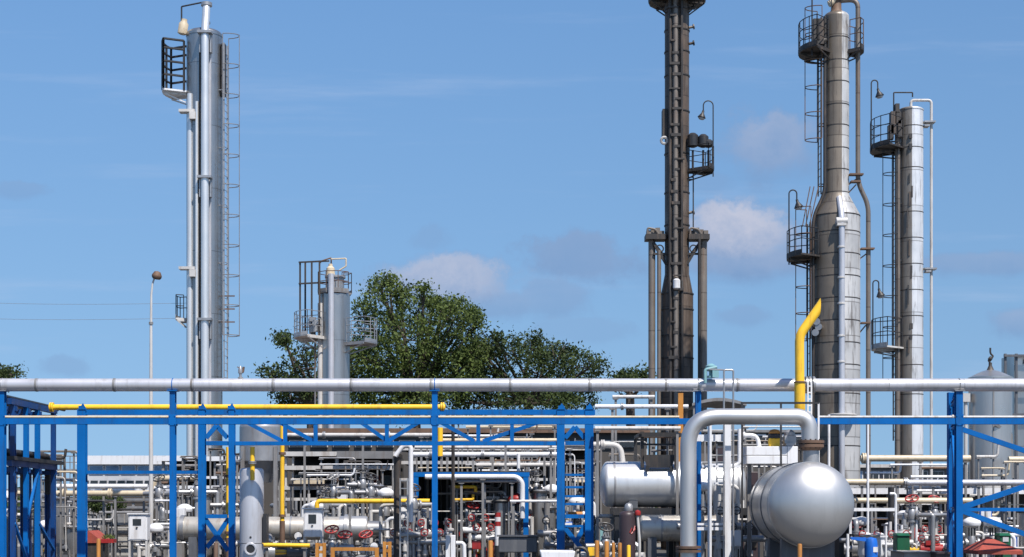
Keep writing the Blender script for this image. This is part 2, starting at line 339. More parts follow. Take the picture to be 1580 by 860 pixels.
pz = Z(594.3, Y0); pr = K(10, Y0)
pp = thing('long_pipe', 'very long pale grey jacketed pipe running level across the whole photo on the blue rack', 'pipe', (0, Y0, pz))
edges = [-30.0]
for px in (-400, -150, 60, 180, 300, 425, 545, 668, 790, 912, 1030, 1140, 1242): edges.append(X(px, Y0))
for a, c in zip(edges[:-1], edges[1:]):
    b = MB(); b.cyl((a + .004, Y0, pz), (c - .004, Y0, pz), pr, 28); b.build('jacket_section', 'pipewhite', pp)
    b = MB(); b.lathe([(pr, -.03), (pr + .007, -.028), (pr + .007, .028), (pr, .03)], (c - .05, Y0, pz), (1, 0, 0), 28); b.build('jacket_band', 'grey', pp)
for a, c in ((1257, 1370), (1370, 1486), (1486, 1600), (1600, 1900)):
    b = MB(); b.cyl((X(a, Y0) + .004, Y0, pz), (X(c, Y0) - .004, Y0, pz), pr, 28); b.build('jacket_section', 'pipewhite', pp)
b = MB(); b.cyl((X(1241, Y0), Y0, pz), (X(1258, Y0), Y0, pz), pr * .8, 20)
for px in (1244, 1249, 1255): b.cyl((X(px, Y0) - .03, Y0, pz), (X(px, Y0) + .03, Y0, pz), pr * 1.32, 24)
b.build('flange_pair', 'galv', pp)
for px in (4, 267, 671, 1077, 1479):
    b = MB(); b.box((X(px, Y0), Y0, Z(604, Y0) + .006), (.26, .30, .02)); b.ring((X(px, Y0), Y0, pz), pr + .004, .012, (1, 0, 0), 24); b.build('pipe_clamp', 'blue' if px in (267, 671) else 'galv', pp)

def pipe(name, label, pts, rpx, m, Y=None, rad=None, legs=(), flanges=(), legmat='grey', legw=.07, group=None, cat='pipe', n=14):
    """a pipe run given by photo points; legs are the stanchions that carry it"""
    q = [P(*p, Y) if len(p) == 2 else P(*p) for p in pts]; yr = q[0].y; r = K(rpx, yr)
    path = fillet(q, rad or r * 3) if len(q) > 2 else q
    root = thing(name, label, cat, (q[0].x, q[0].y, 0 if legs else min(p.z for p in q) - r), group)
    b = MB(); b.tube(path, r, n); run = b.build('run', m, root)
    for px in legs:
        x = X(px, yr); t_ = 0
        for a, c in zip(q[:-1], q[1:]):                       # height of the run above this stanchion
            if min(a.x, c.x) - .01 <= x <= max(a.x, c.x) + .01 and abs(c.x - a.x) > .05: t_ = (x - a.x) / (c.x - a.x); hz_ = a.z + (c.z - a.z) * t_; yl = a.y + (c.y - a.y) * t_; break
        else: continue
        b = MB(); b.bar((x, yl, 0), (x, yl, hz_ - r - .03), legw, legw); b.box((x, yl, hz_ - r - .015), (.16, .16, .03)); b.build('stanchion', legmat, root)
    for px, py in flanges:
        w = P(px, py, yr)
        horiz = any(abs((c - a).normalized().x) > .7 and min(a.x, c.x) - .02 <= w.x <= max(a.x, c.x) + .02 and abs(a.z - w.z) < r * 1.5 for a, c in zip(q[:-1], q[1:]))
        ax = Vector((1, 0, 0)) if horiz else Vector((0, 0, 1))
        mf = m if random.random() < .5 else 'galv'
        for k in (-1, 1): b = MB(); b.cyl(w + ax * (k * r * .35 - r * .25), w + ax * (k * r * .35 + r * .25), r * 1.7, 16); b.build('flange', mf, run)
    return root
# thin cream line lying on the front beam
pipe('cream_pipe', 'thin cream line lying along the front blue beam left of the silver U bend', [(-300, 643.7), (1048, 643.7)], 2.1, 'cream', 40.0)
pipe('white_pipe', 'thin white line lying along the front blue beam right of the silver U bend', [(1262, 643.7), (1800, 643.7)], 2.1, 'offwhite', 40.0, flanges=((1470, 643.7),))

# ================================================================== second blue rack, with towers and truss
Y2 = 42.5
r2 = thing('truss_rack', 'blue trussed pipe bridge on two braced towers carrying the yellow line', 'pipe rack', (X(312, Y2), Y2, 0))
def post2(px, top, w, face=(0, -1, 0)):
    b = MB(); b.hbeam((X(px, Y2), Y2, 0), (X(px, Y2), Y2, Z(top, Y2)), K(w, Y2), .22, up=face); p = b.build('post', 'blue', r2)
    b = MB(); b.box((X(px, Y2), Y2, .012), (.4, .4, .024)); b.build('base_plate', 'blue', p)
for px, top, w in ((127, 632, 13), (312, 632, 10.5), (358, 632, 9), (865, 632, 12), (909, 632, 13)): post2(px, top, w)
def beam2(a, c, hpx, name='beam', dy=0.0, dep=.12):
    b = MB(); b.bar(P(*a, Y2 + dy), P(*c, Y2 + dy), K(hpx, Y2), dep, (0, -1, 0)); return b.build(name, 'blue', r2)
beam2((120, 636.5), (918, 636.5), 8, 'top_chord', 0, .16)
beam2((319, 684.5), (858, 684.5), 6, 'bottom_chord', 0, .14)
for px in (440, 487, 597, 738, 790): beam2((px, 640.6), (px, 681.5), 6, 'strut', .01, .1)
for i, (a, c) in enumerate((((364, 643), (436, 681)), ((544, 643), (597, 680)), ((660, 643), (600, 680)), ((415, 643), (484, 681)), ((732, 681), (664, 643)), ((745, 681), (858, 643)))): beam2(a, c, 6, 'brace', .07 - .02 * (i % 2), .05)
for lo, hi in ((318, 351), (872, 902)):
    for py in (684, 797): beam2((lo, py), (hi, py), 6, 'tower_rung', 0, .12)
for py in (733, 752, 766, 778, 812): beam2((872, py), (902, py), 3.5, 'tower_rung', .01, .06)
for a, c in (((316, 800), (352, 850)), ((353, 800), (336, 826)), ((319, 845), (333, 829)), ((872, 815), (906, 858)), ((902, 812), (890, 834)), ((318, 676), (334, 657)), ((334, 657), (351, 676)), ((872, 676), (887, 659)), ((887, 659), (902, 676))): beam2(a, c, 7, 'brace', random.uniform(-.02, .05), .05)
beam2((134, 729), (306, 729), 5, 'side_beam', 0, .10)
for px in (127, 312, 357, 866, 909):
    b = MB(); b.bar((X(px, Y2), Y2 - .04, Z(632, Y2)), (X(px, Y2), Y2 - .04, Z(626.5, Y2)), .16, .09); b.add([P(px - 6, 632, Y2 - .13), P(px + 7, 632, Y2 - .13), P(px + 1, 622, Y2 - .13), P(px - 6, 632, Y2 - .11), P(px + 7, 632, Y2 - .11), P(px + 1, 622, Y2 - .11)], [(0, 1, 2), (5, 4, 3), (0, 3, 4, 1), (1, 4, 5, 2), (2, 5, 3, 0)]); b.build('bracket', 'blue', r2)
pipe('yellow_pipe', 'long bright yellow pipe lying on the blue trussed bridge in the left half', [(76, 628.6), (687, 628.6)], 4.4, 'yellow', Y2, flanges=((80, 628.6), (683, 628.6)))

# ================================================================== receding rack at the far left
lr = thing('side_rack', 'dark blue rack of closely set posts running away from us at the left edge', 'pipe rack', (-13.2, 40.8, 0))
for yq in (41.0, 42.1, 43.1, 44.6):
    xq = -13.15; b = MB(); b.hbeam((xq, yq, 0), (xq, yq, 4.55), .12, .14, up=(0, -1, 0)); b.build('post', 'blue' if yq in (42.1, 43.1) else 'navy', lr)
for yq, xq, tz in ((42.6, -13.7, 2.9), (44.2, -13.75, 2.9), (46.2, -14.1, 2.9), (45.6, -13.6, 2.9), (44.9, -14.1, 2.9), (47.4, -14.15, 2.85), (43.4, -13.95, 4.5), (41.6, -13.75, 4.5)):
    b = MB(); b.hbeam((xq, yq, 0), (xq, yq, tz), .13, .16, up=(1, 0, 0)); b.build('post', 'navy', lr)
for zq in (4.60, 2.98):
    b = MB(); b.bar((-13.15, 40.7, zq), (-13.15, 44.8, zq), .12, .16, up=(0, 0, 1)); b.build('rail_beam', 'navy', lr)
for yq in (41.05, 42.15, 43.15, 44.6):
    for zq in (4.42, 2.82):
        b = MB(); b.bar((-13.06, yq + .02, zq), (-14.6, yq + .02, zq), .1, .12, up=(0, 0, 1)); b.build('cross_beam', 'navy', lr)
for a, c in (((-13.12, 41, 1.4), (-13.12, 42.1, .4)), ((-13.12, 43.1, 1.4), (-13.12, 44.6, .6)), ((-13.12, 43.1, 2.9), (-13.12, 42.1, 1.5))):
    b = MB(); b.bar(a, c, .07, .07); b.build('brace', 'blue', lr)
b = MB(); b.bbox((-13.0, 40.6, 3.06), (-14.7, 45.2, 3.16)); b.build('grating_deck', 'dark', lr)
b = MB()
for k in range(6): b.tube([(-13.3 - .2 * k, 40.2, 4.73), (-13.3 - .2 * k, 46.2, 4.73)], .05, 8)
tag(b.build('cable_bundle', 'dark'), 'bundle of black lines on top of the dark blue rack at the left edge', 'cable')
b = MB()
for k in range(3): b.tube(fillet([(-13.4 - .35 * k, 40.3, 3.3), (-13.4 - .35 * k, 44.9, 3.3), (-13.4 - .35 * k, 44.9, 2.2)], .2), .085, 10)
tag(b.build('dark_pipes', 'sootdark'), 'sooty lines resting on the middle deck of the dark blue rack at the left edge', 'pipe')

# ================================================================== columns
def rail(mb, pts, h, levels=(1.0, .52), r=.022, posts=True):
    for l in levels: mb.tube([Vector(p) + Vector((0, 0, h * l)) for p in pts], r, 6)
    if posts:
        for p in pts: mb.tube([Vector(p), Vector(p) + Vector((0, 0, h))], r, 6)
def sector_platform(parent, cx, cy, ri, ro, a0, a1, z, h=1.05, md='sootdark', mr='dark', n=7, wedge=0.0, levels=(1.0, .52), rr=.019):
    """walkway round a column: deck with toe board and brackets, and its railing"""
    angs = [a0 + (a1 - a0) * i / (n - 1) for i in range(n)]; b = MB(); vs = []
    for zz in (z - .07, z):
        for r in (ri, ro):
            for a in angs: vs.append((*polar(cx, cy, r, a), zz))
    f = []
    for i in range(n - 1):
        f += [(i, i + 1, n + i + 1, n + i), (2 * n + i, 3 * n + i, 3 * n + i + 1, 2 * n + i + 1), (n + i, n + i + 1, 3 * n + i + 1, 3 * n + i), (i, 2 * n + i, 2 * n + i + 1, i + 1)]
    f += [(0, n, 3 * n, 2 * n), (n - 1, 3 * n - 1, 4 * n - 1, 2 * n - 1)]
    b.add(vs, f); pl = b.build('platform', md, parent)
    b = MB()
    for i in range(n - 1): b.bar((*polar(cx, cy, ro, angs[i]), z + .06), (*polar(cx, cy, ro, angs[i + 1]), z + .06), .012, .16, up=(0, 0, 1))
    b.build('toe_board', md, pl)
    b = MB(); rail(b, [(*polar(cx, cy, ro - .02, a), z) for a in angs], h, levels, rr)
    rail(b, [(*polar(cx, cy, ro - .02, angs[0]), z), (*polar(cx, cy, ri + .1, angs[0]), z)], h, levels, rr); rail(b, [(*polar(cx, cy, ro - .02, angs[-1]), z), (*polar(cx, cy, ri + .1, angs[-1]), z)], h, levels, rr)
    b.build('railing', mr, pl)
    b = MB()
    for i in range(0, n, 3):
        a = angs[i]; p1 = (*polar(cx, cy, ro - .06, a), z - .11); p0 = (*polar(cx, cy, ri, a), z - .11); pd = (*polar(cx, cy, ri, a), z - .11 - (wedge or .55 * (ro - ri)))
        b.bar(p0, p1, .05, .08, up=(0, 0, 1)); b.bar(p1, pd, .05, .05)
    b.build('bracket', md, pl); return pl
def ladder(parent, cx, cy, ri, ang, z0, z1, m='galv', cage=True, mc='galv', hoop=1.1, depth=.7):
    """vertical ladder standing off a column, with safety hoops"""
    er = Vector((math.cos(ang), math.sin(ang), 0)); et = Vector((-math.sin(ang), math.cos(ang), 0)); c0 = Vector((cx, cy, 0)) + er * (ri + .18); b = MB()
    for k in (-1, 1): b.bar(c0 + et * .22 * k + Vector((0, 0, z0)), c0 + et * .22 * k + Vector((0, 0, z1)), .05, .05)
    nr = int((z1 - z0) / .3)
    for i in range(nr): z = z0 + .15 + i * .3; b.cyl(c0 - et * .22 + Vector((0, 0, z)), c0 + et * .22 + Vector((0, 0, z)), .013, 5)
    for i in range(int((z1 - z0) / 2.4) + 1):
        z = z0 + .4 + i * 2.4
        for k in (-1, 1): b.bar(c0 + et * .22 * k + Vector((0, 0, z)), c0 + et * .22 * k - er * .22 + Vector((0, 0, z)), .04, .04)
    ld = b.build('ladder', m, parent)
    if cage:
        b = MB(); zs = z0 + 2.2; hoops = []
        while zs < z1 + .8: hoops.append(zs); zs += hoop
        arc = [(-90 + 180 * i / 8) for i in range(9)]
        def pt(d, z): return c0 + et * (.38 * math.sin(R(d))) + er * (depth * math.cos(R(d)) * .95) + Vector((0, 0, z))
        for z in hoops: b.tube([pt(d, z) for d in arc], .02, 5)
        for d in (-90, 0, 90): b.tube([pt(d, hoops[0]), pt(d, hoops[-1])], .018, 5)
        b.build('cage', mc, ld)
    return ld
def riser(parent, pts, r, m, clamps=(), name='riser_pipe', cm='galv', rad=.4, n=14):
    b = MB(); b.tube(fillet(pts, rad) if len(pts) > 2 else pts, r, n); o = b.build(name, m, parent)
    for z in clamps:
        x, y = pts[-1][0], pts[-1][1]
        for q0, q1 in zip(pts[:-1], pts[1:]):
            if min(q0[2], q1[2]) <= z <= max(q0[2], q1[2]): x, y = q0[0], q0[1]
        b = MB(); b.box((x, y, z), (r * 3.6, r * 2.6, .10)); b.box((x - r * 1.35, y + r, z - .42), (.06, r * 1.5, .75)); b.box((x + r * 1.35, y + r, z - .42), (.06, r * 1.5, .75)); b.build('pipe_bracket', cm, parent)
    return o
def gooseneck(parent, x, y, z0, z1, arc, side, m='dark', drop=.55):
    """lamp on a bent pole: pole, hook and hanging head"""
    pts = [(x, y, z0), (x, y, z1)] + [(x + side * arc * (1 - math.cos(R(t))), y, z1 + arc * math.sin(R(t))) for t in range(15, 181, 15)]
    e = pts[-1]; pts.append((e[0], y, e[2] - drop * .4)); b = MB(); b.tube(pts, .028, 7); lp = b.build('lamp_pole', m, parent); e = pts[-1]
    b = MB(); b.lathe([(.05, 0), (.06, -.12), (.19, -.32), (.17, -.34)], e, (-.25 * side, 0, 1), 14); hd = b.build('lamp_shade', m, lp)
    b = MB(); b.lathe([(.15, -.33), (.12, -.40), (.001, -.43)], e, (-.25 * side, 0, 1), 12); b.build('lamp_glass', 'offwhite', lp); return lp
def skirt(mb, cx, cy, r): mb.lathe([(r + .16, .0), (r + .16, .04), (r, .05), (r, .1)], (cx, cy, 0))

# ---- A: tall grey column on the left
YA = 65.0; cx = X(315.5, YA); cy = YA; r = K(27.3, YA)
A = thing('column', 'tall smooth grey column at left with white pipes running down its front', 'column', (cx, cy, 0))
zt = Z(49, YA); b = MB(); b.lathe([(r, .1), (r, zt - .25), (r + .02, zt - .25), (r + .02, zt - .15), (r, zt - .15)] + dome(r, K(9, YA), zt - .15), (cx, cy, 0), n=40); b.build('shell', 'cladgrey', A)
b = MB(); skirt(b, cx, cy, r); b.build('base_ring', 'grey', A)
yf = cy - r - .30
riser(A, [(X(316.5, 64), yf + .35, Z(14, YA)), (X(316.5, 64), yf + .02, Z(50, YA) - .3), (X(316.5, 64), yf, Z(62, YA) - .5), (X(316.5, 64), yf, .3)], K(6, YA), 'tankwhite', [Z(y, YA) for y in (62, 282, 498)])
b = MB(); b.cyl((X(316.5, 64), yf + .35, Z(18, YA)), (X(316.5, 64), yf + .35, Z(13, YA)), K(8.5, YA), 16); b.build('vent_flange', 'galv', A)
riser(A, [(X(316.5, 64), yf + .35, Z(40, YA)), (X(316.5, 64), cy - r * .5, Z(40, YA))], .1, 'cladgrey')
riser(A, [(X(293, 64.4), cy - .58, Z(151, YA)), (X(293, 64.4), cy - .58, .3)], K(4.6, YA), 'tankwhite')
riser(A, [(X(302.5, 64), cy - r - .1, Z(165, YA)), (X(302.5, 64), cy - r - .1, .3)], K(2.6, YA), 'tankwhite')
for y in (178, 418):
    b = MB(); b.bbox((X(282, YA), cy - .82, Z(y + 2, YA)), (X(309, YA), cy - .40, Z(y - 2, YA))); b.bbox((X(299, YA), cy - r - .2, Z(y + 14, YA)), (X(308, YA), cy - r + .05, Z(y + 3, YA))); b.build('pipe_bracket', 'offwhite', A)
sector_platform(A, cx, cy, r + .02, K(64, YA), R(155), R(205), Z(143, YA), 2.05, 'white', 'dark', 5, .35, (1.0, .82, .55, .28), .05)
sector_platform(A, cx, cy, r + .02, K(44, YA), R(160), R(200), Z(492, YA), .95, 'offwhite', 'dark', 4, .3)
ladder(A, cx, cy, r, R(-8), Z(600, YA), Z(70, YA), 'galv', True, 'galv', 1.25, .62)
b = MB(); b.bar((X(328, YA), cy - r * .95, Z(90, YA)), (X(328, YA), cy - r * .95, .3), K(6, YA), .08); b.build('front_strip', 'pipewhite', A)
riser(A, [(X(307.5, 64), cy - r - .10, Z(62, YA)), (X(307.5, 64), cy - r - .10, .3)], K(1.8, YA), 'sootdark')  # dark pipe drawn in place of the shadow beside the centre pipe
b = MB(); b.box((X(346, YA), cy - .1, Z(110, YA)), (.16, .3, K(80, YA))); b.build('cable_tray', 'dark', A)
for y in (458, 478, 498):
    b = MB(); b.bar((cx + r, cy - .2, Z(y, YA)), (cx + K(48, YA), cy - .2, Z(y, YA)), .05, .05); b.build('strut', 'brown', A)
riser(A, [(X(282.5, YA), cy - .3, Z(55, YA)), (X(282.5, YA), cy - .3, Z(14, YA)), (X(317, YA), cy - .3, Z(7, YA)), (X(317, YA), cy - .3, Z(16, YA))], .035, 'dark', name='davit', rad=.05, n=8)
b = MB(); b.lathe([(.1, -.35), (.2, -.3), (.2, .1), (.12, .2), (.12, .3), (.001, .32)], P(283, 41, YA - .3), (.2, -.1, 1), 14); b.cyl(P(281, 52, YA - .3), P(290, 52, YA - .1), .06, 8); b.build('relief_valve', 'cream', A)

# ---- B: short column before the trees
YBc = 75.0; cx = X(516, YBc); cy = YBc; r = K(24, YBc)
Bc = thing('column', 'short pale grey column standing before the trees with a railed deck on each side', 'column', (cx, cy, 0))
zt = Z(456, YBc); b = MB(); b.lathe([(r, .1), (r, zt)] + dome(r, .3, zt), (cx, cy, 0), n=36); b.build('shell', 'cladgrey', Bc)
b = MB(); skirt(b, cx, cy, r); b.build('base_ring', 'grey', Bc)
b = MB(); b.lathe([(.42, zt), (.42, Z(430, YBc)), (.5, Z(430, YBc)), (.5, Z(427, YBc))], (cx + .05, cy - .1, 0), n=20); b.build('neck', 'galv', Bc)
riser(Bc, [(X(514, YBc), cy - r - .12, Z(427, YBc)), (X(514, YBc), cy - r - .12, .3)], K(4.5, YBc), 'pipewhite')
riser(Bc, [(X(496, YBc), cy - r * .6, Z(470, YBc)), (X(496, YBc), cy - r * .6, .3)], K(4, YBc), 'offwhite')
sector_platform(Bc, cx, cy, r, K(62, YBc), R(150), R(235), Z(521, YBc), 1.15, 'offwhite', 'galv', 7, .5, (1.0, .7, .4))
sector_platform(Bc, cx, cy, r, K(66, YBc), R(-40), R(25), Z(530, YBc), 1.15, 'galv', 'galv', 6, .4, (1.0, .7, .4))
sector_platform(Bc, cx, cy, .35, K(27, YBc), R(0), R(330), Z(452, YBc), .95, 'grey', 'brown', 9, .2)
b = MB()
for px, dy in ((463, -.3), (471, .2), (481, -.5), (493, -.6)): b.bar(P(px, 520, YBc + dy), P(px, 405, YBc + dy), .08, .08)
for py in (405, 438): 
    b.bar(P(461, py, YBc - .35), P(508, py - 2, YBc - .6), .07, .07); b.bar(P(463, py, YBc + .25), P(500, py - 2, YBc + .15), .07, .07)
b.build('lifting_frame', 'sootdark', Bc)
riser(Bc, [P(511, 430, YBc), P(511, 398, YBc), P(496, 403, YBc), P(494, 406, YBc)], .035, 'brown', name='davit', rad=.05, n=8)
riser(Bc, [P(511, 400, YBc - .1), P(534, 399, YBc - .1), P(534, 411, YBc - .1), P(524, 417, YBc - .1)], .035, 'cream', name='davit_arm', rad=.05, n=8)
b = MB(); b.lathe([(.12, 0), (.22, .05), (.2, .4), (.1, .5), (.1, .6), (.001, .62)], P(510, 427, YBc - .2), n=12); b.build('relief_valve', 'cream', Bc)
ladder(Bc, cx, cy, r, R(190), Z(640, YBc), Z(521, YBc), 'grey', True, 'brown', 1.0, .6)
b = MB()
for k in range(5): a = R(165 + k * 14); p = polar(cx, cy, r + .35, a); b.cyl((*p, Z(515, YBc)), (*p, Z(505 - 6 * (k % 3), YBc)), .12, 10); b.box((*p, Z(500 - 5 * (k % 2), YBc)), (.3, .2, .2))
b.build('valve_cluster', 'galv', Bc)

# ---- C: sooty column with two side risers
YC = 70.0; cx = X(1044.5, YC); cy = YC; ru = K(18.8, YC); rl = K(25, YC)
Cc = thing('column', 'soot blackened column, widest low down, with a side riser strapped on each flank', 'column', (cx, cy, 0))
b = MB(); b.lathe([(rl, .1), (rl, Z(456, YC)), (ru, Z(424, YC)), (ru, Z(-70, YC))] + dome(ru, .3, Z(-70, YC)), (cx, cy, 0), n=32); b.build('shell', 'soot', Cc)
b = MB(); skirt(b, cx, cy, rl); b.build('base_ring', 'sootdark', Cc)
for py in (18, 50, 83, 120, 175, 240, 300, 350, 456, 480, 520, 555):
    rr = ru if py < 430 else rl; b = MB(); b.lathe([(rr, 0), (rr + .03, .01), (rr + .03, .06), (rr, .07)], (cx, cy, Z(py, YC)), n=32); b.build('stiffening_band', 'sootdark', Cc)
for px, rp, m in ((1043.5, 4.0, 'riser'), (1035, 2.6, 'sootdark'), (1053, 2.2, 'sootdark')):
    riser(Cc, [(X(px, YC - 1), cy - ru - .14, Z(-70, YC)), (X(px, YC - 1), cy - ru - .14, Z(425, YC)), (X(px, YC - 1), cy - rl - .14, Z(456, YC)), (X(px, YC - 1), cy - rl - .14, .3)], K(rp, YC), m, rad=.2, n=10)
b = MB()
for i in range(34): py = -20 + i * 18 + random.uniform(-4, 4); rr = (ru if py < 425 else rl) + .22; b.box((X(1043.5 + random.uniform(-5, 6), YC - 1), cy - rr, Z(py, YC)), (random.uniform(.2, .5), .1, random.uniform(.05, .14)))
b.build('pipe_straps', 'sootdark', Cc)
b = MB(); b.lathe([(.08, 0), (.16, .06), (.16, .42), (.08, .48)], P(1044, 447, YC - rl - .3), n=12); b.build('level_gauge', 'white', Cc)
for px, rp, m, yd in ((1005.5, 5.4, 'riser', -.1), (1016, 3.2, 'riser', -.3), (1084, 6.6, 'riser', -.1), (1077, 2.4, 'sootdark', -.5)):
    riser(Cc, [(X(px, YC), cy + yd, Z(372 if px != 1016 else 388, YC)), (X(px, YC), cy + yd, .3)], K(rp, YC), m, n=14)
for s_, x0, x1 in ((-1, 995, 1026), (1, 1061, 1093)):
    b = MB(); b.bbox((X(x0, YC), cy - .5, Z(372, YC)), (X(x1, YC), cy + .3, Z(364, YC))); pl = b.build('side_platform', 'sootdark', Cc)
    b = MB()
    for k in range(4): b.box((X(x0 if s_ < 0 else x1, YC) - s_ * (.15 + .2 * k), cy - .2 + .1 * (k % 2), Z(361, YC)), (.2, .35, .18 + .12 * ((k * 7) % 3)))
    b.tube(fillet([P(x0 + 4, 363, YC - .4), P(x0 + 4, 352, YC - .4), P(x0 + 16, 354, YC - .4), P(x0 + 22, 363, YC - .4)], .1), .05, 7); b.build('valve_cluster', 'riser', pl)
    b = MB(); e = (1008, 1080)[s_ > 0]; t_ = (1028, 1060)[s_ > 0]
    b.bar(P(e, 374, YC - .3), P(t_, 408, YC - .3), .12, .12); b.bar(P(e, 374, YC + .2), P(t_, 400, YC + .2), .1, .1); b.bar(P(e, 392, YC - .3), P(t_, 392, YC - .3), .09, .09); b.ring(P((e + t_) / 2, 384, YC - .35), .16, .03, (0, 1, 0)); b.build('knee_brace', 'sootdark', Cc)
b = MB(); b.bbox((X(1021, YC), cy - .45, Z(214, YC)), (X(1030, YC), cy + .1, Z(172, YC))); b.build('junction_box', 'sootdark', Cc)
b = MB(); b.ring(P(1025, 217, YC - .5), .14, .06, (0, 1, .3)); b.build('handwheel', 'offwhite', Cc)
sector_platform(Cc, cx, cy, ru, K(44, YC), R(0), R(355), Z(2, YC), 1.1, 'sootdark', 'dark', 17, .5)
sector_platform(Cc, cx, cy, ru, K(57, YC), R(-38), R(32), Z(263, YC), 1.0, 'sootdark', 'dark', 6, .35)
b = MB()
for px, h in ((1069, 22), (1085, 20), (1093, 12)): b.cyl(P(px, 262, YC - .5), P(px, 232, YC - .5), .05, 8); b.lathe([(.1, 0), (.24, .06), (.24, K(h, YC) - .1), (.12, K(h, YC))], P(px, 228, YC - .5), n=12)
b.build('control_valves', 'dark', Cc)
gooseneck(Cc, X(1099, YC), cy - .3, Z(275, YC), Z(166, YC), K(7.5, YC), -1)
ladder(Cc, cx, cy, ru, R(-6), Z(372, YC), Z(263, YC), 'dark', False)
for py, k in ((15, 0), (45, 1), (70, 0), (330, 1)):
    b = MB(); b.lathe([(.06, 0), (.06, .18), (.12, .19), (.12, .24)], (cx + ru - .03, cy - .2, Z(py, YC)), (1, 0, .2), 10); b.build('nozzle', 'riser' if k else 'sootdark', Cc)

# ---- D: big two-diameter column
YD = 62.0; cx = X(1290.5, YD); cy = YD; ru = K(19.2, YD); rl = K(36, YD)
Dc = thing('column', 'large weathered metal column that steps from narrow top to wide lower half', 'column', (cx, cy, 0))
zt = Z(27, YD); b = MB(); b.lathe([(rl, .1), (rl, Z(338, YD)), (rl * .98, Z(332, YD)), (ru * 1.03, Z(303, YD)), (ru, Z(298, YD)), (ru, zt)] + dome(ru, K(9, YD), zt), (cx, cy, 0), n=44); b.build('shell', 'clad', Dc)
b = MB(); skirt(b, cx, cy, rl); b.build('base_ring', 'grey', Dc)
for py in (62, 97, 130, 165, 197, 232, 265, 300, 336, 362, 396, 430, 464, 498, 532, 566, 610, 650, 690):
    rr = ru if py < 301 else rl; b = MB(); b.lathe([(rr, 0), (rr + .008, .005), (rr + .008, .04), (rr, .045)], (cx, cy, Z(py, YD)), n=44); b.build('jacket_band', 'sootdark', Dc)
b = MB(); b.lathe([(.28, 0), (.2, .12), (.2, .5), (.30, .5), (.30, .6), (.16, .6), (.16, .9)], (cx, cy, Z(20, YD)), n=18); b.build('top_nozzle', 'brown', Dc)
riser(Dc, [(cx, cy, Z(-4, YD)), (cx, cy - .1, Z(-10, YD)), (X(1284, YD), cy - .1, Z(5, YD)), (X(1278, YD), cy - .1, Z(8, YD))], .13, 'cream', name='vent_pipe', rad=.2)
riser(Dc, [(cx, cy, Z(2, YD)), (X(1322, YD), cy - .2, Z(2, YD)), (X(1322, YD), cy - .2, Z(284, YD)), (X(1338, YD), cy - .2, Z(318, YD)), (X(1338, YD), cy - .2, .3)], K(3.6, YD), 'riser', rad=.35, n=12)
for py, x0, x1 in ((272, 1308, 1329), (283, 1310, 1325), (386, 1326, 1346), (500, 1326, 1340)):
    b = MB(); b.bbox((X(x0, YD), cy - .42, Z(py + 1.2, YD)), (X(x1, YD), cy - .1, Z(py - 1.2, YD))); b.bar(P(x1 - 4, py + 2, YD - .25), P(x0, py + 14, YD - .2), .05, .05); b.build('pipe_bracket', 'brown', Dc)
riser(Dc, [(X(1298, YD - 1), cy - ru - .1, Z(310, YD)), (X(1298, YD - 1), cy - rl - .17, Z(340, YD)), (X(1298, YD - 1), cy - rl - .17, .3)], K(4.6, YD), 'pipewhite', rad=.3)
b = MB(); b.cyl(P(1290, 341, YD - rl - .17), P(1307, 341, YD - rl - .17), .14, 12); b.box(P(1298, 347, YD - rl - .17), (.36, .3, .1))
for py in (383, 430, 470, 520, 560): b.lathe([(.125, 0), (.15, .01), (.15, .07), (.125, .08)], P(1298, py, YD - rl - .17), n=14)
b.build('pipe_fittings', 'offwhite', Dc)
riser(Dc, [(X(1270, YD), cy - .35, Z(30, YD)), (X(1270, YD), cy - .35, Z(300, YD)), (X(1252, YD), cy - .35, Z(338, YD)), (X(1252, YD), cy - .35, .3)], K(2.6, YD), 'sootdark', rad=.4, n=10)
sector_platform(Dc, cx, cy, ru, K(58, YD), R(140), R(228), Z(80, YD), 1.15, 'sootdark', 'dark', 7, .3, (1.0, .66, .33))
sector_platform(Dc, cx, cy, ru, K(42, YD), R(-40), R(35), Z(80, YD), 1.15, 'sootdark', 'brown', 5, .25, (1.0, .5))
sector_platform(Dc, cx, cy, rl, K(76, YD), R(150), R(215), Z(397, YD), 1.05, 'sootdark', 'dark', 6, .35, (1.0, .55))
b = MB(); b.box(P(1262, 50, YD - .5), (.4, .3, 1.0)); b.cyl(P(1254, 70, YD - .5), P(1274, 62, YD - .3), .12, 10); b.cyl(P(1263, 62, YD - .6), P(1263, 30, YD - .6), .08, 8); b.build('manway_davit', 'sootdark', Dc)
ladder(Dc, cx, cy, ru, R(183), Z(302, YD), Z(30, YD), 'dark', True, 'brown', 1.05, .62)
ladder(Dc, cx, cy, rl, R(182), Z(610, YD), Z(345, YD), 'dark', True, 'brown', 1.05, .55)
b = MB()
for dx in (0, 6, 13): b.tube([P(1250 + dx, 288, YD - .2), P(1238 + dx * .8, 350, YD - .2)], .02, 6)
b.build('cage_transition', 'brown', Dc)
gooseneck(Dc, X(1216, YD), cy - .2, Z(410, YD), Z(301, YD), K(6, YD), 1)
riser(Dc, [P(1253, 86, YD - .6), P(1253, -40, YD - .6)], .03, 'dark', name='lamp_pole', n=7); riser(Dc, [P(1283, 20, YD - .3), P(1283, -40, YD - .3)], .025, 'dark', name='lightning_rod', n=6)
b = MB()
for px, py in ((1261, 497), (1264, 505), (1259, 514)): b.lathe([(.1, -.15), (.1, .1), (.14, .1), (.14, .15)], P(px, py, YD - rl * .75), (-.4, -1, 0), 12)
b.build('instrument_nozzles', 'galv', Dc)
b = MB(); b.lathe([(.5, 0), (.56, .02), (.56, .06), (.5, .08)], P(1300, 642, YD - rl - .1), n=20); b.build('flange_ring', 'offwhite', Dc)

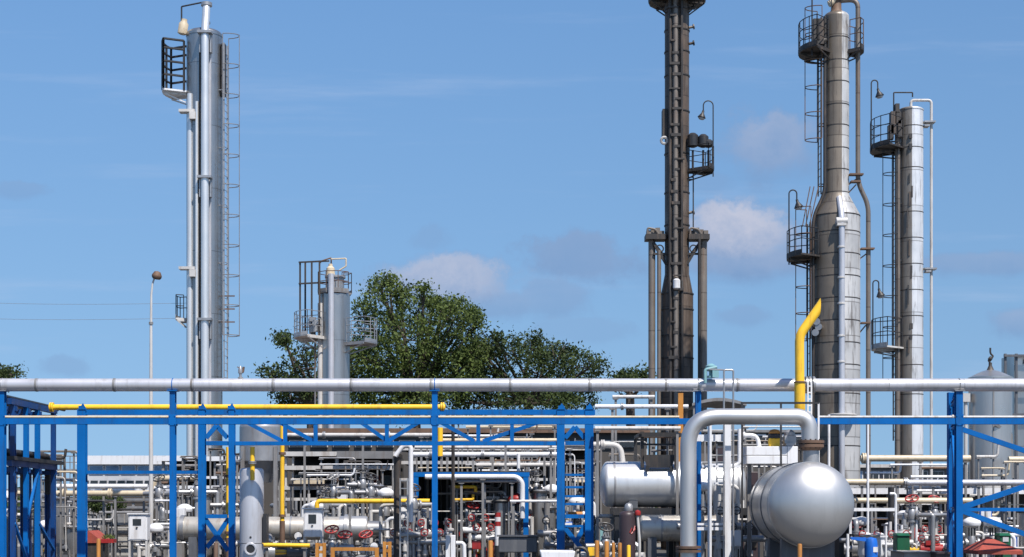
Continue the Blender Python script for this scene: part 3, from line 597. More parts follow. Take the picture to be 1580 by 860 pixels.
# ---- E: slim right column
YE = 66.0; cx = X(1405.5, YE); cy = YE; r = K(18.6, YE)
E = thing('column', 'slim pale column with peeling jacket at right, white pipe looping over its top', 'column', (cx, cy, 0))
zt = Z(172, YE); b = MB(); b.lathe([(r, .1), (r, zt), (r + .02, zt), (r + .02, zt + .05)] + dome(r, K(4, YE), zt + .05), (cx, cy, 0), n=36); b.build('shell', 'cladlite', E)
b = MB(); skirt(b, cx, cy, r); b.build('base_ring', 'grey', E)
for py in (198, 231, 262, 330, 370, 410, 450, 490, 520, 565, 610, 650): b = MB(); b.lathe([(r, 0), (r + .007, .005), (r + .007, .035), (r, .04)], (cx, cy, Z(py, YE)), n=36); b.build('jacket_band', 'sootdark', E)
riser(E, [(X(1382.5, YE), cy - .25, Z(174, YE)), (X(1382.5, YE), cy - .25, .3)], K(4.2, YE), 'riser')
riser(E, [(cx, cy, zt), (cx, cy, Z(155, YE)), (X(1436, YE), cy - .1, Z(156, YE)), (X(1436, YE), cy - .1, .3)], K(2.2, YE), 'offwhite', rad=.15, n=10)
for py, x0, x1 in ((190, 1424, 1441), (196, 1424, 1432), (416, 1424, 1443), (420, 1426, 1434)):
    b = MB(); b.bbox((X(x0, YE), cy - .3, Z(py + 1.3, YE)), (X(x1, YE), cy + .1, Z(py - 1.3, YE))); b.build('pipe_bracket', 'galv', E)
sector_platform(E, cx, cy, r, K(62, YE), R(145), R(225), Z(230, YE), 1.2, 'sootdark', 'dark', 6, .25, (1.0, .66, .33))
sector_platform(E, cx, cy, r, K(60, YE), R(150), R(220), Z(537, YE), 1.2, 'offwhite', 'dark', 6, .25, (1.0, .5))
ladder(E, cx, cy, r, R(184), Z(680, YE), Z(230, YE), 'dark', True, 'dark', 1.3, .55)
gooseneck(E, X(1343.5, YE), cy - .1, Z(235, YE), Z(130, YE), K(5, YE), 1); gooseneck(E, X(1346, YE), cy - .1, Z(540, YE), Z(438, YE), K(4.5, YE), 1)
riser(E, [P(1379, 175, YE - .2), P(1379, 143, YE - .2), P(1408, 143, YE - .2), P(1408, 150, YE - .2)], .03, 'dark', name='davit', rad=.04, n=7)
b = MB()
for px, py, w, h in ((1378, 190, 8, 34), (1385, 183, 9, 18), (1374, 205, 8, 22), (1388, 200, 6, 26), (1384, 168, 6, 14)): b.box(P(px, py, YE - .35), (K(w, YE), .25, K(h, YE)))
b.build('instrument_cluster', 'sootdark', E)
for py, h in ((210, 7), (226, 8)): b = MB(); b.box(P(1405, py, YE - r - .02), (K(4.5, YE), .08, K(h, YE))); b.build('name_plate', 'dark', E)
for i, (px, py, w, h) in enumerate(((1403, 282, 2.5, 14), (1407, 305, 3, 18), (1404, 318, 4, 22), (1400, 352, 2, 30), (1403, 395, 2.5, 26), (1406, 430, 3, 20), (1401, 470, 2, 30), (1406, 508, 5, 9), (1402, 545, 2.5, 24), (1405, 524, 5, 6))):   # torn jacket scraps curling off
    b = MB(); p = P(px, py, YE - r * .98); b.bar(p, p + Vector((.01, 0, K(h, YE))), K(w, YE), .012); b.build('torn_jacket', 'sootdark' if i % 3 else 'dark', E)

# ---- F: silver tank on the right, G: grey stack at the edge
YF = 55.0; cx = X(1528, YF); cy = YF; r = K(32.5, YF)
Ft = thing('vertical_tank', 'upright silver tank with shallow domed roof and bent vent behind the right bracing', 'tank', (cx, cy, 0))
b = MB(); b.lathe([(r, Z(742, YF)), (r, Z(586, YF)), (r + .03, Z(586, YF)), (r + .03, Z(583, YF))] + [(r * q, Z(583, YF) + .30 * (1 - q) + .04 * math.sin(math.pi * q)) for q in (.98, .8, .6, .4, .2, .001)], (cx, cy, 0), n=40); b.build('shell', 'steel', Ft)
b = MB(); b.lathe([(r * .94, 0), (r * .94, Z(742, YF))], (cx, cy, 0), n=32); b.build('skirt', 'offwhite', Ft)
b = MB(); b.tube(fillet([(cx, cy, Z(572, YF)), (cx, cy, Z(560, YF)), (cx - .08, cy, Z(556, YF)), (cx + .12, cy, Z(550, YF)), (cx, cy, Z(546, YF)), (cx, cy, Z(537, YF))], .08), .035, 8); b.lathe([(.16, 0), (.12, .06), (.06, .2), (.06, .3)], (cx, cy, Z(573, YF)), n=12); b.lathe([(.02, 0), (.09, .1), (.001, .2)], (cx, cy, Z(558, YF)), n=8); b.build('vent', 'sootdark', Ft)
b = MB(); b.bar(P(1533, 583, YF - r), P(1533, 742, YF - r), .05, .02); b.build('seam_strip', 'grey', Ft)
b = MB(); b.bar(P(1536, 655, YF - r - .1), P(1560, 670, YF - r * .5), .1, .06); b.bar(P(1560, 670, YF - r * .5), P(1562, 738, YF - r * .4), .1, .06); b.build('stair_stringer', 'grey', Ft)
b = MB(); b.box(P(1490, 614, YF - .2), (.25, .25, .3)); b.cyl(P(1490, 620, YF - .2), P(1490, 740, YF - .2), .07, 8); b.build('side_pipe', 'offwhite', Ft)
G = thing('stack_frame', 'pale grey square duct tower cut off by the right edge behind the silver tank', 'tower', (X(1575, 70), 70, 0))
b = MB(); b.bbox((X(1556, 70), 69.2, 0), (X(1630, 70), 71, Z(550, 70))); b.build('duct_casing', 'cladgrey', G)
b = MB()
for px in (1551, 1568, 1590): b.bar(P(px, 790, 69), P(px, 546, 69), .1, .1)
for py in (549, 600, 640): b.bar(P(1549, py, 68.9), P(1640, py, 68.9), .1, .1)
b.build('steel_frame', 'slate', G)
b = MB(); b.bbox((X(1571, 70), 69.0, Z(564, 70)), (X(1577, 70), 69.22, Z(556, 70))); b.build('hatch', 'dark', G)

for y0, y1, lb in ((464, 468, 'upper of two thin overhead wires running off left from the grey column'), (489, 491, 'lower of two thin overhead wires running off left from the grey column')):
    b = MB(); a, c = P(-160, y0 - 2, 66), P(287, y1, 65)
    b.tube([a.lerp(c, i / 12) - Vector((0, 0, .12 * math.sin(math.pi * i / 12))) for i in range(13)], .007, 5); tag(b.build('overhead_wire', 'grey'), lb, 'wire', 'overhead wires')
rvv = thing('relief_valve', 'small rusty relief valve standing on the long pipe right of the grey column', 'valve', (X(372, Y0), Y0, pz + pr))
b = MB(); b.lathe([(.07, -.01), (.07, .03), (.035, .04), (.035, .12), (.06, .14), (.06, .24), (.02, .32)], (X(371, Y0), Y0, pz + pr), n=12); b.build('body', 'galv', rvv)
b = MB(); b.tube(fillet([(X(371, Y0), Y0, pz + pr + .16), (X(375, Y0), Y0, pz + pr + .16), (X(376, Y0), Y0, pz + pr + .3)], .04), .03, 8); b.bar((X(366, Y0), Y0, pz + pr + .3), (X(373, Y0), Y0, pz + pr + .24), .025, .025); b.build('outlet', 'brown', rvv)
# ---- street lamp
YL = 50.0; lx = X(233, YL)
SL = thing('street_lamp', 'slim pale yard lamp on a tall bent pole beside the white cabinet', 'street lamp', (lx, YL, 0))
b = MB(); b.lathe([(.13, 0), (.13, .03), (.075, .05), (.07, 3.0), (.045, Z(500, YL))], (lx, YL, 0), n=14); b.tube([(lx, YL, Z(500, YL) - .02), (lx + .01, YL, Z(455, YL)), (lx + .05, YL, Z(438, YL)), (lx + .11, YL, Z(429, YL))], [.043, .035, .03, .03], 10); b.build('pole', 'offwhite', SL)
b = MB(); b.lathe([(.001, .16), (.1, .13), (.16, .02), (.16, -.04), (.12, -.10), (.001, -.12)], P(242, 426, YL), (.2, 0, 1), 16); b.build('lamp_head', 'brown', SL)
b = MB(); b.cyl((lx, YL, Z(501, YL)), (lx, YL, Z(497, YL)), .07, 12); b.build('collar', 'grey', SL)

# ================================================================== trees
def tree(label, blobs, trunk, Y, leaf, seed, name='tree', size=.22, dens_=.82, group=None):
    """blobs: photo centres and radii of leaf masses; limbs run from the trunk into each"""
    rnd = random.Random(seed); tx = X(trunk[0], Y); root = thing(name, label, 'tree', (tx, Y, 0), group)
    b = MB(); fork = Vector((tx, Y, Z(trunk[1], Y))); b.tube([(tx, Y, 0), (tx + .1, Y, fork.z * .5), fork], [.42, .34, .28], 9)
    cs = []
    for px, py, rp in blobs:
        dy = rnd.uniform(-2.2, 2.2); c = P(px, py, Y) + Vector((0, dy, 0)); rr = K(rp, Y); cs.append((c, rr))
        mid = fork.lerp(c, .5) + Vector((rnd.uniform(-.4, .4), rnd.uniform(-.4, .4), -.3)); b.tube([fork - Vector((0, 0, .4)), mid, c], [.17, .10, .04], 6)
        for _ in range(5):
            d = Vector((rnd.gauss(0, 1), rnd.gauss(0, 1), rnd.gauss(.3, .8))).normalized(); b.tube([mid.lerp(c, rnd.uniform(.4, 1)), c + d * rr * rnd.uniform(.7, 1.15)], [.05, .015], 5)
    b.build('trunk', 'bark', root)
    vs = []; fs = []
    for c, rr in cs:
        twigs = int(26 * rr * rr * dens_) + 14
        for _ in range(twigs):
            d = Vector((rnd.gauss(0, 1), rnd.gauss(0, 1), rnd.gauss(0, 1))).normalized(); q = c + Vector((d.x, d.y * .9, d.z * .85)) * rr * rnd.uniform(.4, 1.0) ** .6 * rnd.uniform(.8, 1.3)
            for _ in range(24):
                p = q + Vector((rnd.gauss(0, .27), rnd.gauss(0, .27), rnd.gauss(0, .2))); nrm = (Vector((rnd.gauss(0, .8), rnd.gauss(-.2, .8), rnd.gauss(.5, .6)))).normalized()
                t_ = nrm.orthogonal().normalized(); t_.rotate(Matrix.Rotation(rnd.uniform(0, 6.28), 3, nrm)); w = nrm.cross(t_); s_ = size * rnd.choice((.5, .7, .9, 1.3)) * rnd.uniform(.8, 1.1); o = len(vs)
                vs += [p - t_ * s_ * .5, p + w * s_ * .26, p + t_ * s_ * .5, p - w * s_ * .26]; fs.append((o, o + 1, o + 2, o + 3))
    b = MB(); b.v = vs; b.f = fs; b.s = [False] * len(fs); b.build('crown', leaf, root); return root
tree('biggest green tree rising just right of the short grey column', [(600, 470, 38), (640, 478, 42), (575, 510, 40), (625, 525, 45), (680, 500, 40), (705, 495, 28), (595, 560, 45), (660, 560, 48), (560, 560, 40), (690, 540, 32), (585, 442, 13), (602, 438, 9), (618, 452, 11), (655, 450, 8), (668, 462, 10), (700, 470, 9), (730, 478, 7), (735, 500, 9), (683, 465, 15), (720, 488, 16), (555, 475, 20), (650, 595, 40), (590, 600, 36), (550, 600, 30), (570, 622, 28), (620, 622, 28), (670, 622, 28), (545, 540, 26), (700, 600, 30), (722, 545, 30), (715, 570, 32)], (640, 600), 95.0, 'leaf', 3)
tree('dark low tree behind the trussed bridge left of the sooty column', [(760, 560, 30), (790, 545, 26), (820, 535, 22), (860, 555, 28), (895, 560, 26), (915, 565, 18), (830, 575, 34), (720, 575, 30), (780, 590, 34), (870, 592, 32), (730, 600, 28), (910, 590, 20), (825, 520, 11), (765, 528, 10), (875, 540, 10), (700, 622, 26), (745, 625, 26), (800, 622, 28), (850, 625, 26), (895, 615, 24), (870, 625, 22), (742, 548, 30), (733, 530, 20), (750, 535, 16), (725, 570, 34), (845, 540, 20)], (815, 610), 97.0, 'leafdark', 5)
tree('thin straggly tree at the left side of the short grey column', [(470, 555, 26), (440, 575, 18), (415, 577, 12), (475, 590, 28), (500, 540, 20), (447, 530, 9), (432, 522, 7), (505, 580, 26), (530, 560, 24), (455, 600, 22), (432, 600, 18), (440, 622, 18), (480, 622, 22), (520, 620, 22)], (480, 610), 92.0, 'leafdark', 8, dens_=.8)
tree('small distant tree tip peeking over the long pipe beside the sooty column', [(962, 580, 9), (978, 579, 9), (988, 583, 10), (955, 586, 8), (970, 595, 14)], (972, 610), 100.0, 'leafdark', 11)
tree('little green tree top peeking over the long pipe at the extreme left edge', [(-8, 575, 14), (4, 570, 9), (6, 580, 8), (-20, 590, 20)], (-5, 610), 95.0, 'leafdark', 12)
# ================================================================== silver U bend, near vessel and their neighbours
YU = 36.7
U = thing('u_bend_pipe', 'thick shiny silver pipe bent in an upside down U onto the round vessel', 'pipe', (X(1062, YU), YU, 0))
b = MB(); b.tube(fillet([P(1062, 846, YU), P(1062, 643, YU), P(1249, 643, YU), P(1249, 690, YU)], .72, 14), K(12.6, YU), 28); b.build('bend', 'bright', U)
ux, uz = X(1062, YU), Z(848, YU)
b = MB(); b.lathe([(.30, 0), (.30, .06), (.2, .065), (.2, .085), (.30, .09), (.30, .15)], (ux, YU, uz - .07), n=26); b.build('flange', 'brown', U)
b = MB(); b.cyl((ux, YU, 0), (ux, YU, uz - .07), .19, 24); b.build('lower_leg', 'bright', U)
b = MB(); nx = X(1250, YU); b.lathe([(.19, -.12), (.22, -.1), (.30, -.04), (.30, .03), (.22, .035), (.22, .05), (.31, .055), (.31, .12), (.2, .13)], (nx + .02, YU, Z(688, YU)), n=28); b.build('top_flange', 'brown', U)
b = MB()
for k in range(14): a = k * math.pi / 7; b.cyl((nx + .02 + .265 * math.cos(a), YU + .265 * math.sin(a), Z(688, YU) - .07), (nx + .02 + .265 * math.cos(a), YU + .265 * math.sin(a), Z(688, YU) + .15), .02, 6)
b.build('bolts', 'sootdark', U)
rv = 1.0; vx, vz = X(1254, 36), Z(779, 36)
V = thing('drum_vessel', 'big shiny silver drum with rounded end towards us under the silver U bend', 'tank', (vx, 37.5, 0))
b = MB(); b.lathe([(0.0005, -.62)] + [(rv * math.sin(math.pi / 2 * i / 14), -.62 * math.cos(math.pi / 2 * i / 14)) for i in range(1, 15)] + [(rv, .10)], (vx, 36.2, vz), (0, 1, 0), 56); b.build('end_cap', 'bright', V)
b = MB(); b.lathe([(rv + .012, .10), (rv + .012, 2.85)] + [(rv * math.cos(math.pi / 2 * i / 8) + .0005, 2.85 + .5 * math.sin(math.pi / 2 * i / 8)) for i in range(9)], (vx, 36.2, vz), (0, 1, 0), 56); b.build('body', 'steel', V)  # darker metal than the cap, standing for its side turned from the sun
for yq in (.95, 2.4): b = MB(); b.lathe([(rv + .012, yq), (rv + .03, yq + .01), (rv + .03, yq + .07), (rv + .012, yq + .08)], (vx, 36.2, vz), (0, 1, 0), 56); b.build('strap', 'slate', V)
b = MB(); b.cyl((nx + .02, YU, vz + rv - .12), (nx + .02, YU, Z(694, YU)), .19, 26); b.lathe([(.3, 0), (.22, .06)], (nx + .02, YU, vz + rv - .06), n=26); b.build('neck', 'galv', V)
for yq in (36.55, 38.3):
    b = MB(); n_ = 12; pr_ = [(vx - .62 + 1.24 * i / n_) for i in range(n_ + 1)]; vs = []
    for yy_ in (yq, yq + .28):
        for q in pr_: vs += [(q, yy_, 0), (q, yy_, vz - math.sqrt(max(.01, (rv + .015) ** 2 - (q - vx) ** 2)) + .03)]
    m_ = 2 * (n_ + 1); f = []
    for i in range(n_): f += [(2*i, 2*i+2, 2*i+3, 2*i+1), (m_+2*i+2, m_+2*i, m_+2*i+1, m_+2*i+3), (2*i+1, 2*i+3, m_+2*i+3, m_+2*i+1)]
    f += [(0, 1, m_ + 1, m_), (2 * n_ + 1, 2 * n_, m_ + 2 * n_, m_ + 2 * n_ + 1)]
    b.add(vs, f); b.build('saddle', 'slate', V)
YS = 39.0
S = thing('flare_stack', 'bright yellow vent stack with slanted tip rising in front of the long grey pipe', 'vent pipe', (X(1234, YS), YS, 0))
sx = X(1234, YS); b = MB(); b.tube(fillet([(X(1249, 44), 44, Z(643, YS)), (sx, YS, Z(643, YS)), (sx, YS, Z(590, YS))], .3), K(8.3, YS), 20); b.build('lower_pipe', 'yellow', S)
b = MB(); e0 = P(1233.5, 518, YS); e1 = P(1266, 472, YS); dd = (e1 - e0).normalized(); rS = K(7.2, YS); path = fillet([(sx, YS, Z(590, YS)), tuple(e0), tuple(e1 + dd * .1)], .18, 6)
b.tube(path, rS, 20)
o_ = len(b.v) - 20
for i in range(o_, len(b.v)):                                   # tip cut to a blade: the left edge runs on to a point
    p = b.v[i] - (e1 + dd * .1); side = p.dot(Vector((-dd.z, 0, dd.x))); b.v[i] += dd * (side * 1.5 - .12)
b.build('upper_pipe', 'yellow', S)
b = MB(); b.lathe([(K(8, YS), -.02), (K(9.6, YS), -.015), (K(9.6, YS), .015), (K(8, YS), .02)], (sx, YS, Z(590, YS)), n=20); b.build('joint_band', 'brown', S)
b = MB(); b.cyl((X(1249, 44), 43.9, 0), (X(1249, 44), 43.9, Z(650, YS)), .09, 12); b.build('support_leg', 'grey', S)
b = MB(); q0 = P(1247, 628, 39.4)
for px in (1246.5, 1252): b.bar(P(px, 660, 39.4), P(px, 588, 39.4), .035, .035)
for py in (596, 606, 616, 626, 636, 646): b.bar(P(1246, py, 39.4), P(1253, py, 39.4), .03, .03)
b.bar(P(1246.5, 660, 39.4), P(1246.5, 790, 39.4), .06, .06); b.bar(P(1252, 660, 39.4), P(1252, 790, 39.4), .06, .06)
for px in (1246.5, 1252): b.bar((X(px, 39.4), 39.4, 0), P(px, 790, 39.4), .06, .06)
tag(b.build('rung_ladder', 'white'), 'narrow white rung ladder close beside the yellow vent stack', 'ladder')
H = thing('handrail', 'dark level handrail with slim posts just above the silver U bend', 'handrail', (X(1205, 38.5), 38.5, 0))
b = MB(); b.bar(P(1143, 622, 38.5), P(1264, 622, 38.5), .05, .05); b.build('top_rail', 'dark', H)
for px in (1145, 1205, 1263): b = MB(); b.bar((X(px, 38.5), 38.5, 0), P(px, 622, 38.5), .045, .045); b.build('post', 'dark' if px < 1250 else 'white', H)

BX = thing('duct_box', 'long white boxed unit with panel seams behind the neck of the silver drum', 'equipment box', (X(1190, 39.8), 39.8, 0))
for x0, x1, y0, y1 in ((1152, 1214.4, 689, 702.6), (1152, 1214.4, 703.4, 716), (1215, 1231, 689, 716)):
    b = MB(); b.bbox((X(x0, 39.5), 39.5, Z(y1, 39.5)), (X(x1, 39.5), 40.3, Z(y0, 39.5))); b.build('panel', 'white', BX, .01)
for px in (1156, 1226): b = MB(); b.bar((X(px, 40), 40, 0), (X(px, 40), 40, Z(716.2, 39.5)), .1, .1); b.build('leg', 'grey', BX)
LM = thing('lantern_pump', 'yellow and black lantern shaped pump standing on the white boxed unit', 'lamp', (X(1195, 39.9), 39.9, Z(688.9, 39.5)))  # a lantern-shaped pump, gives no light
z0 = Z(688.9, 39.5); b = MB(); b.box((X(1195, 39.9), 39.9, z0 + .11), (.3, .26, .22)); b.build('base', 'yellow', LM, .02)
b = MB(); b.lathe([(.17, .22), (.17, .30), (.13, .34)], (X(1195, 39.9), 39.9, z0), n=16); b.build('band', 'dark', LM)
b = MB(); b.lathe([(.15, .34), (.15, .38), (.10, .44), (.001, .46)], (X(1195, 39.9), 39.9, z0), n=16); b.build('cap', 'orange', LM)
b = MB(); b.box(P(1218, 680, 39.9), (.3, .3, .24)); b.lathe([(.14, 0), (.14, .1), (.06, .16), (.001, .17)], P(1218, 673, 39.9), n=14); b.bar(P(1218, 688.9, 39.7), P(1218, 684, 39.7), .2, .2); tag(b.build('meter_box', 'galv', None, .01), 'small grey metal meter sitting on the white boxed unit beside the yellow pump', 'meter')
pipe('white_bend', 'white pipe arching down into the left end of the white boxed unit', [(1143, 672), (1168, 672), (1172, 692)], 3.4, 'white', 39.7, .25, flanges=((1147, 672),))
pipe('white_riser', 'pair of white upright with bracket left of the white boxed unit', [(1141, 662), (1141, 716), (1130, 720), (1118, 720)], 3.0, 'white', 39.6, .1)

AC = thing('ladder_tower', 'white ladder frame of two uprights seen inside the silver U bend', 'ladder', (X(1110, 39.2), 39.2, 0))
for px, w in ((1095, 5.5), (1122.5, 10)): b = MB(); b.hbeam((X(px, 39.2), 39.2, 0), (X(px, 39.2), 39.2, Z(652, 39.2)), K(w, 39.2), .12, up=(0, -1, 0)); b.build('upright', 'white', AC)
for x0, x1, py, h in ((1073, 1117, 676, 10), (1083, 1146, 720, 3.5), (1102, 1118, 746, 3), (1076, 1128, 809, 3.5), (1076, 1118, 816, 5)):
    b = MB(); b.bar(P(x0, py, 39.3), P(x1, py, 39.3), K(h, 39.3), .06, (0, -1, 0)); b.build('crossbar', 'white', AC)
b = MB()
for i in range(13): b.bar(P(1106, 690 + i * 12, 39.4), P(1117, 690 + i * 12, 39.4), .025, .025)
b.bar(P(1106, 685, 39.4), P(1106, 840, 39.4), .03, .03); b.build('rungs', 'galv', AC)
DB = thing('dark_interior_box', 'tall brown black box for a dark shed interior, with white plate, left of drum', 'cabinet', (X(1145, 43), 43, 0))  # dark box in place of a dark shed interior
b = MB(); b.bbox((X(1128, 43), 43, .06), (X(1172, 43), 44.4, Z(728, 43))); b.build('casing', 'bottle', DB, .02)
b = MB(); b.box(P(1143, 778, 42.98), (K(14, 43), .03, K(13, 43))); b.build('white_plate', 'white', DB)
b = MB(); b.bbox((X(1126, 43), 42.9, 0), (X(1174, 43), 44.5, .06)); b.build('plinth', 'concrete', DB)
b = MB(); b.bbox((X(1150, 43), 42.95, Z(760, 43)), (X(1168, 43), 42.995, Z(845, 43))); b.build('door', 'sootdark', DB)

# ---- the two lying tanks left of the U bend
def lying_tank(label, px0, px1, py, rpx, Y, m, name='lying_tank', saddles=(), bands=(), sm='slate', group=None, down=0.0):
    r = K(rpx, Y); z = Z(py, Y); x0, x1 = X(px0, Y), X(px1, Y); hd = r * .34; t = thing(name, label, 'tank', ((x0 + x1) / 2, Y, down), group)
    b = MB(); prof = [(r * math.sin(math.pi / 2 * i / 10) + .0005, hd * (1 - math.cos(math.pi / 2 * i / 10))) for i in range(11)]
    L_ = x1 - x0; prof += [(q, L_ - w) for q, w in reversed(prof)]; b.lathe(prof, (x0, Y, z), (1, 0, 0), 44); b.build('shell', m, t)
    for px in saddles: b = MB(); b.bbox((X(px, Y) - .12, Y - r * .8, down), (X(px, Y) + .12, Y + r * .8, z - r * .72)); b.build('saddle', sm, t)
    for px in bands: b = MB(); b.lathe([(r, -.03), (r + .014, -.025), (r + .014, .025), (r, .03)], (X(px, Y), Y, z), (1, 0, 0), 44); b.build('band', 'galv', t)
    return t
SKZ = Z(784, 42.4)
sk = thing('tank_stand', 'black steel stand between the upper and lower lying tanks', 'stand', (X(1020, 43), 43, 0))
b = MB(); b.bbox((X(944, 43), 42.35, Z(795, 42.4)), (X(1160, 43), 43.9, SKZ)); b.build('table', 'dark', sk)
for px in (950, 1040, 1150):
    for yq in (42.45, 43.8): b = MB(); b.bar((X(px, 43), yq, 0), (X(px, 43), yq, Z(795, 42.4)), .14, .14); b.build('leg', 'dark', sk)
lying_tank('large silver white lying tank on the black stand left of the U bend', 925, 1150, 747.5, 35, 43, 'tankwhite', saddles=(975, 1060, 1110), bands=(947, 1135), down=SKZ)
lying_tank('smaller silvery lying tank tucked underneath the large one', 984, 1140, 815, 20.5, 41.9, 'exch', saddles=(1005, 1120), bands=(1020, 1090))
dk = thing('walkway_box', 'black framed box platform straddling the top of the large lying tank', 'platform', (X(1017, 42.3), 42.3, 0))
b = MB(); b.add([P(993, 702, 42.4), P(1042, 702, 42.4), P(1037, 722, 42.4), P(998, 722, 42.4), P(993, 702, 42.53), P(1042, 702, 42.53), P(1037, 722, 42.53), P(998, 722, 42.53)], [(3, 2, 1, 0), (4, 5, 6, 7), (0, 1, 5, 4), (1, 2, 6, 5), (2, 3, 7, 6), (3, 0, 4, 7)]); b.build('apron', 'dark', dk)
b = MB()
for px in (991, 1043): b.bar(P(px, 666, 42.5), P(px, 722, 42.5), .09, .09)
b.bar(P(988, 671, 42.44), P(1050, 671, 42.44), .12, .08); b.bar(P(991, 686, 42.47), P(1043, 686, 42.47), .05, .05)
for px in (999, 1036): b.bar(P(px, 719, 42.36), P(px, 728, 42.36), .09, .06)
b.build('frame', 'dark', dk)
for px in (988, 1050): b = MB(); b.bar((X(px, 42.3), 43.95, 0), (X(px, 42.3), 43.95, Z(671, 42.3) - .06), .09, .09); b.bar((X(px, 42.3), 44, Z(671, 42.3)), (X(px, 42.3), 42.35, Z(671, 42.3)), .09, .08); b.build('leg', 'dark', dk)
pc = thing('gas_bottle', 'dark plum round shouldered cylinder with red mark near the orange bollards', 'gas cylinder', (X(968, 39), 39, 0))
b = MB(); rr = K(12.5, 39); zt = Z(790, 39); b.lathe([(rr, .05), (rr, zt - .1), (rr * .97, zt - .05), (rr * .75, zt), (rr * .4, zt + .02)], (X(968, 39), 39, 0), n=26); b.build('body', 'bottle', pc)
b = MB(); b.lathe([(.10, 0), (.11, .05), (.10, .15), (.05, .2), (.001, .21)], (X(970, 39), 39, zt + .02), n=14); b.build('cap', 'galv', pc)
b = MB(); q = [(971, 822), (974, 815), (976, 820), (979, 812), (979, 817), (973, 824)]
b.tube([Vector((X(a, 39), 39 - math.sqrt(rr**2 - (X(a, 39) - X(968, 39))**2) - .004, Z(c, 39))) for a, c in q], .017, 6); b.build('red_mark', 'red', pc)
b = MB(); b.lathe([(rr + .03, 0), (rr + .03, .06)], (X(968, 39), 39, 0), n=26); b.build('foot_ring', 'dark', pc)
vk = thing('red_valve', 'upright pale pipe with round red knob beside the dark plum cylinder', 'valve', (X(985, 38.9), 38.9, 0))
b = MB(); b.tube(fillet([(X(986, 38.9), 38.9, 0), P(987, 838, 38.9), P(984, 800, 38.9), P(984, 796, 38.9)], .1), .035, 8); b.build('stem', 'offwhite', vk)
b = MB(); b.lathe([(.001, -.08), (.07, -.05), (.08, 0), (.07, .05), (.001, .08)], P(984, 792, 38.9), n=14); b.build('knob', 'red', vk)
pipe('white_pipe', 'white pipe bending down onto the near end of the large lying tank', [(866, 686.5), (957, 686.5), (961, 716)], 4.6, 'offwhite', 43.4, .3, legs=(870,), flanges=((930, 686.5),))
pipe('white_pipe', 'white stub line below the long grey pipe just left of the U bend', [(918, 627.5), (1062, 627.5)], 3.3, 'white', 44.5, legs=(945, 1030), flanges=((960, 627.5),))
pipe('grey_pipe', 'short pale line high behind the stub line left of the sooty column base', [(945, 612.5), (1010, 612.5)], 2.8, 'offwhite', 48, legs=(950, 1005))
pipe('white_pipe', 'pale line running close under the front blue beam above the large lying tank', [(918, 661), (1050, 661)], 3.2, 'offwhite', 42.2, legs=(922, 1045))
b = MB(); b.bar((X(1050, 43.8), 43.8, 0), P(1050, 607, 43.8), .14, .14); b.box((X(1050, 43.8), 43.8, .02), (.3, .3, .04)); tag(b.build('orange_post', 'orange'), 'slim orange steel post poking up through pipes left of the U bend', 'post')
tv = thing('teal_valve', 'pale teal valve assembly clamped on the long pipe below the sooty column', 'valve', (X(1097, 39.8), 39.8, pz + pr + .005))
b = MB(); b.lathe([(.1, 0), (.1, .05), (.05, .06), (.05, .16), (.12, .18), (.14, .3), (.05, .36)], (X(1097, 39.8), 39.8, pz + pr), n=14); b.build('body', 'teal', tv)
b = MB(); b.tube(fillet([(X(1087, 39.8), 39.65, pz + .02), (X(1087, 39.8), 39.65, pz + pr + .2), (X(1105, 39.8), 39.65, pz + pr + .26)], .06), .04, 8); b.box((X(1103, 39.8), 39.7, pz + pr + .1), (.16, .14, .2)); b.build('fittings', 'teal', tv)
hr = thing('goalpost_rail', 'thin grey goalpost shaped guard standing above the long pipe over the U bend', 'handrail', (X(1123, 38.6), 38.6, 0))
b = MB(); b.tube(fillet([(X(1117, 38.6), 38.6, 0), P(1117, 571, 38.6), P(1131.5, 571, 38.6), (X(1131.5, 38.6), 38.6, 0)], .05), .024, 8); b.tube([P(1094, 570, 38.6), P(1117, 571, 38.6)], .02, 6); b.build('rail_tube', 'galv', hr)
rf = thing('roof_canopy', 'low grey rounded roof seen under the long pipe behind the U bend', 'roof', (X(1110, 46), 46, 0))
b = MB(); vs = []; 
for yq in (46, 49):
    for i in range(13): t_ = -1 + 2 * i / 12; vs.append((X(1110 + 42 * t_, 46), yq, Z(624 - 10 * math.cos(t_ * 1.4), 46)))
    for i in range(13): t_ = -1 + 2 * i / 12; vs.append((X(1110 + 42 * t_, 46), yq, Z(628 - 9 * math.cos(t_ * 1.4), 46)))
f = [(i, i + 1, 27 + i, 26 + i) for i in range(12)] + [(13 + i, 39 + i, 40 + i, 14 + i) for i in range(12)] + [(i, 13 + i, 14 + i, i + 1) for i in range(12)]
b.add(vs, f); b.build('roof', 'grey', rf)
for px in (1072, 1148):
    for yq in (46.1, 48.8): b = MB(); b.bar((X(px, 46), yq, 0), (X(px, 46), yq, Z(626, 46)), .08, .08); b.build('post', 'grey', rf)

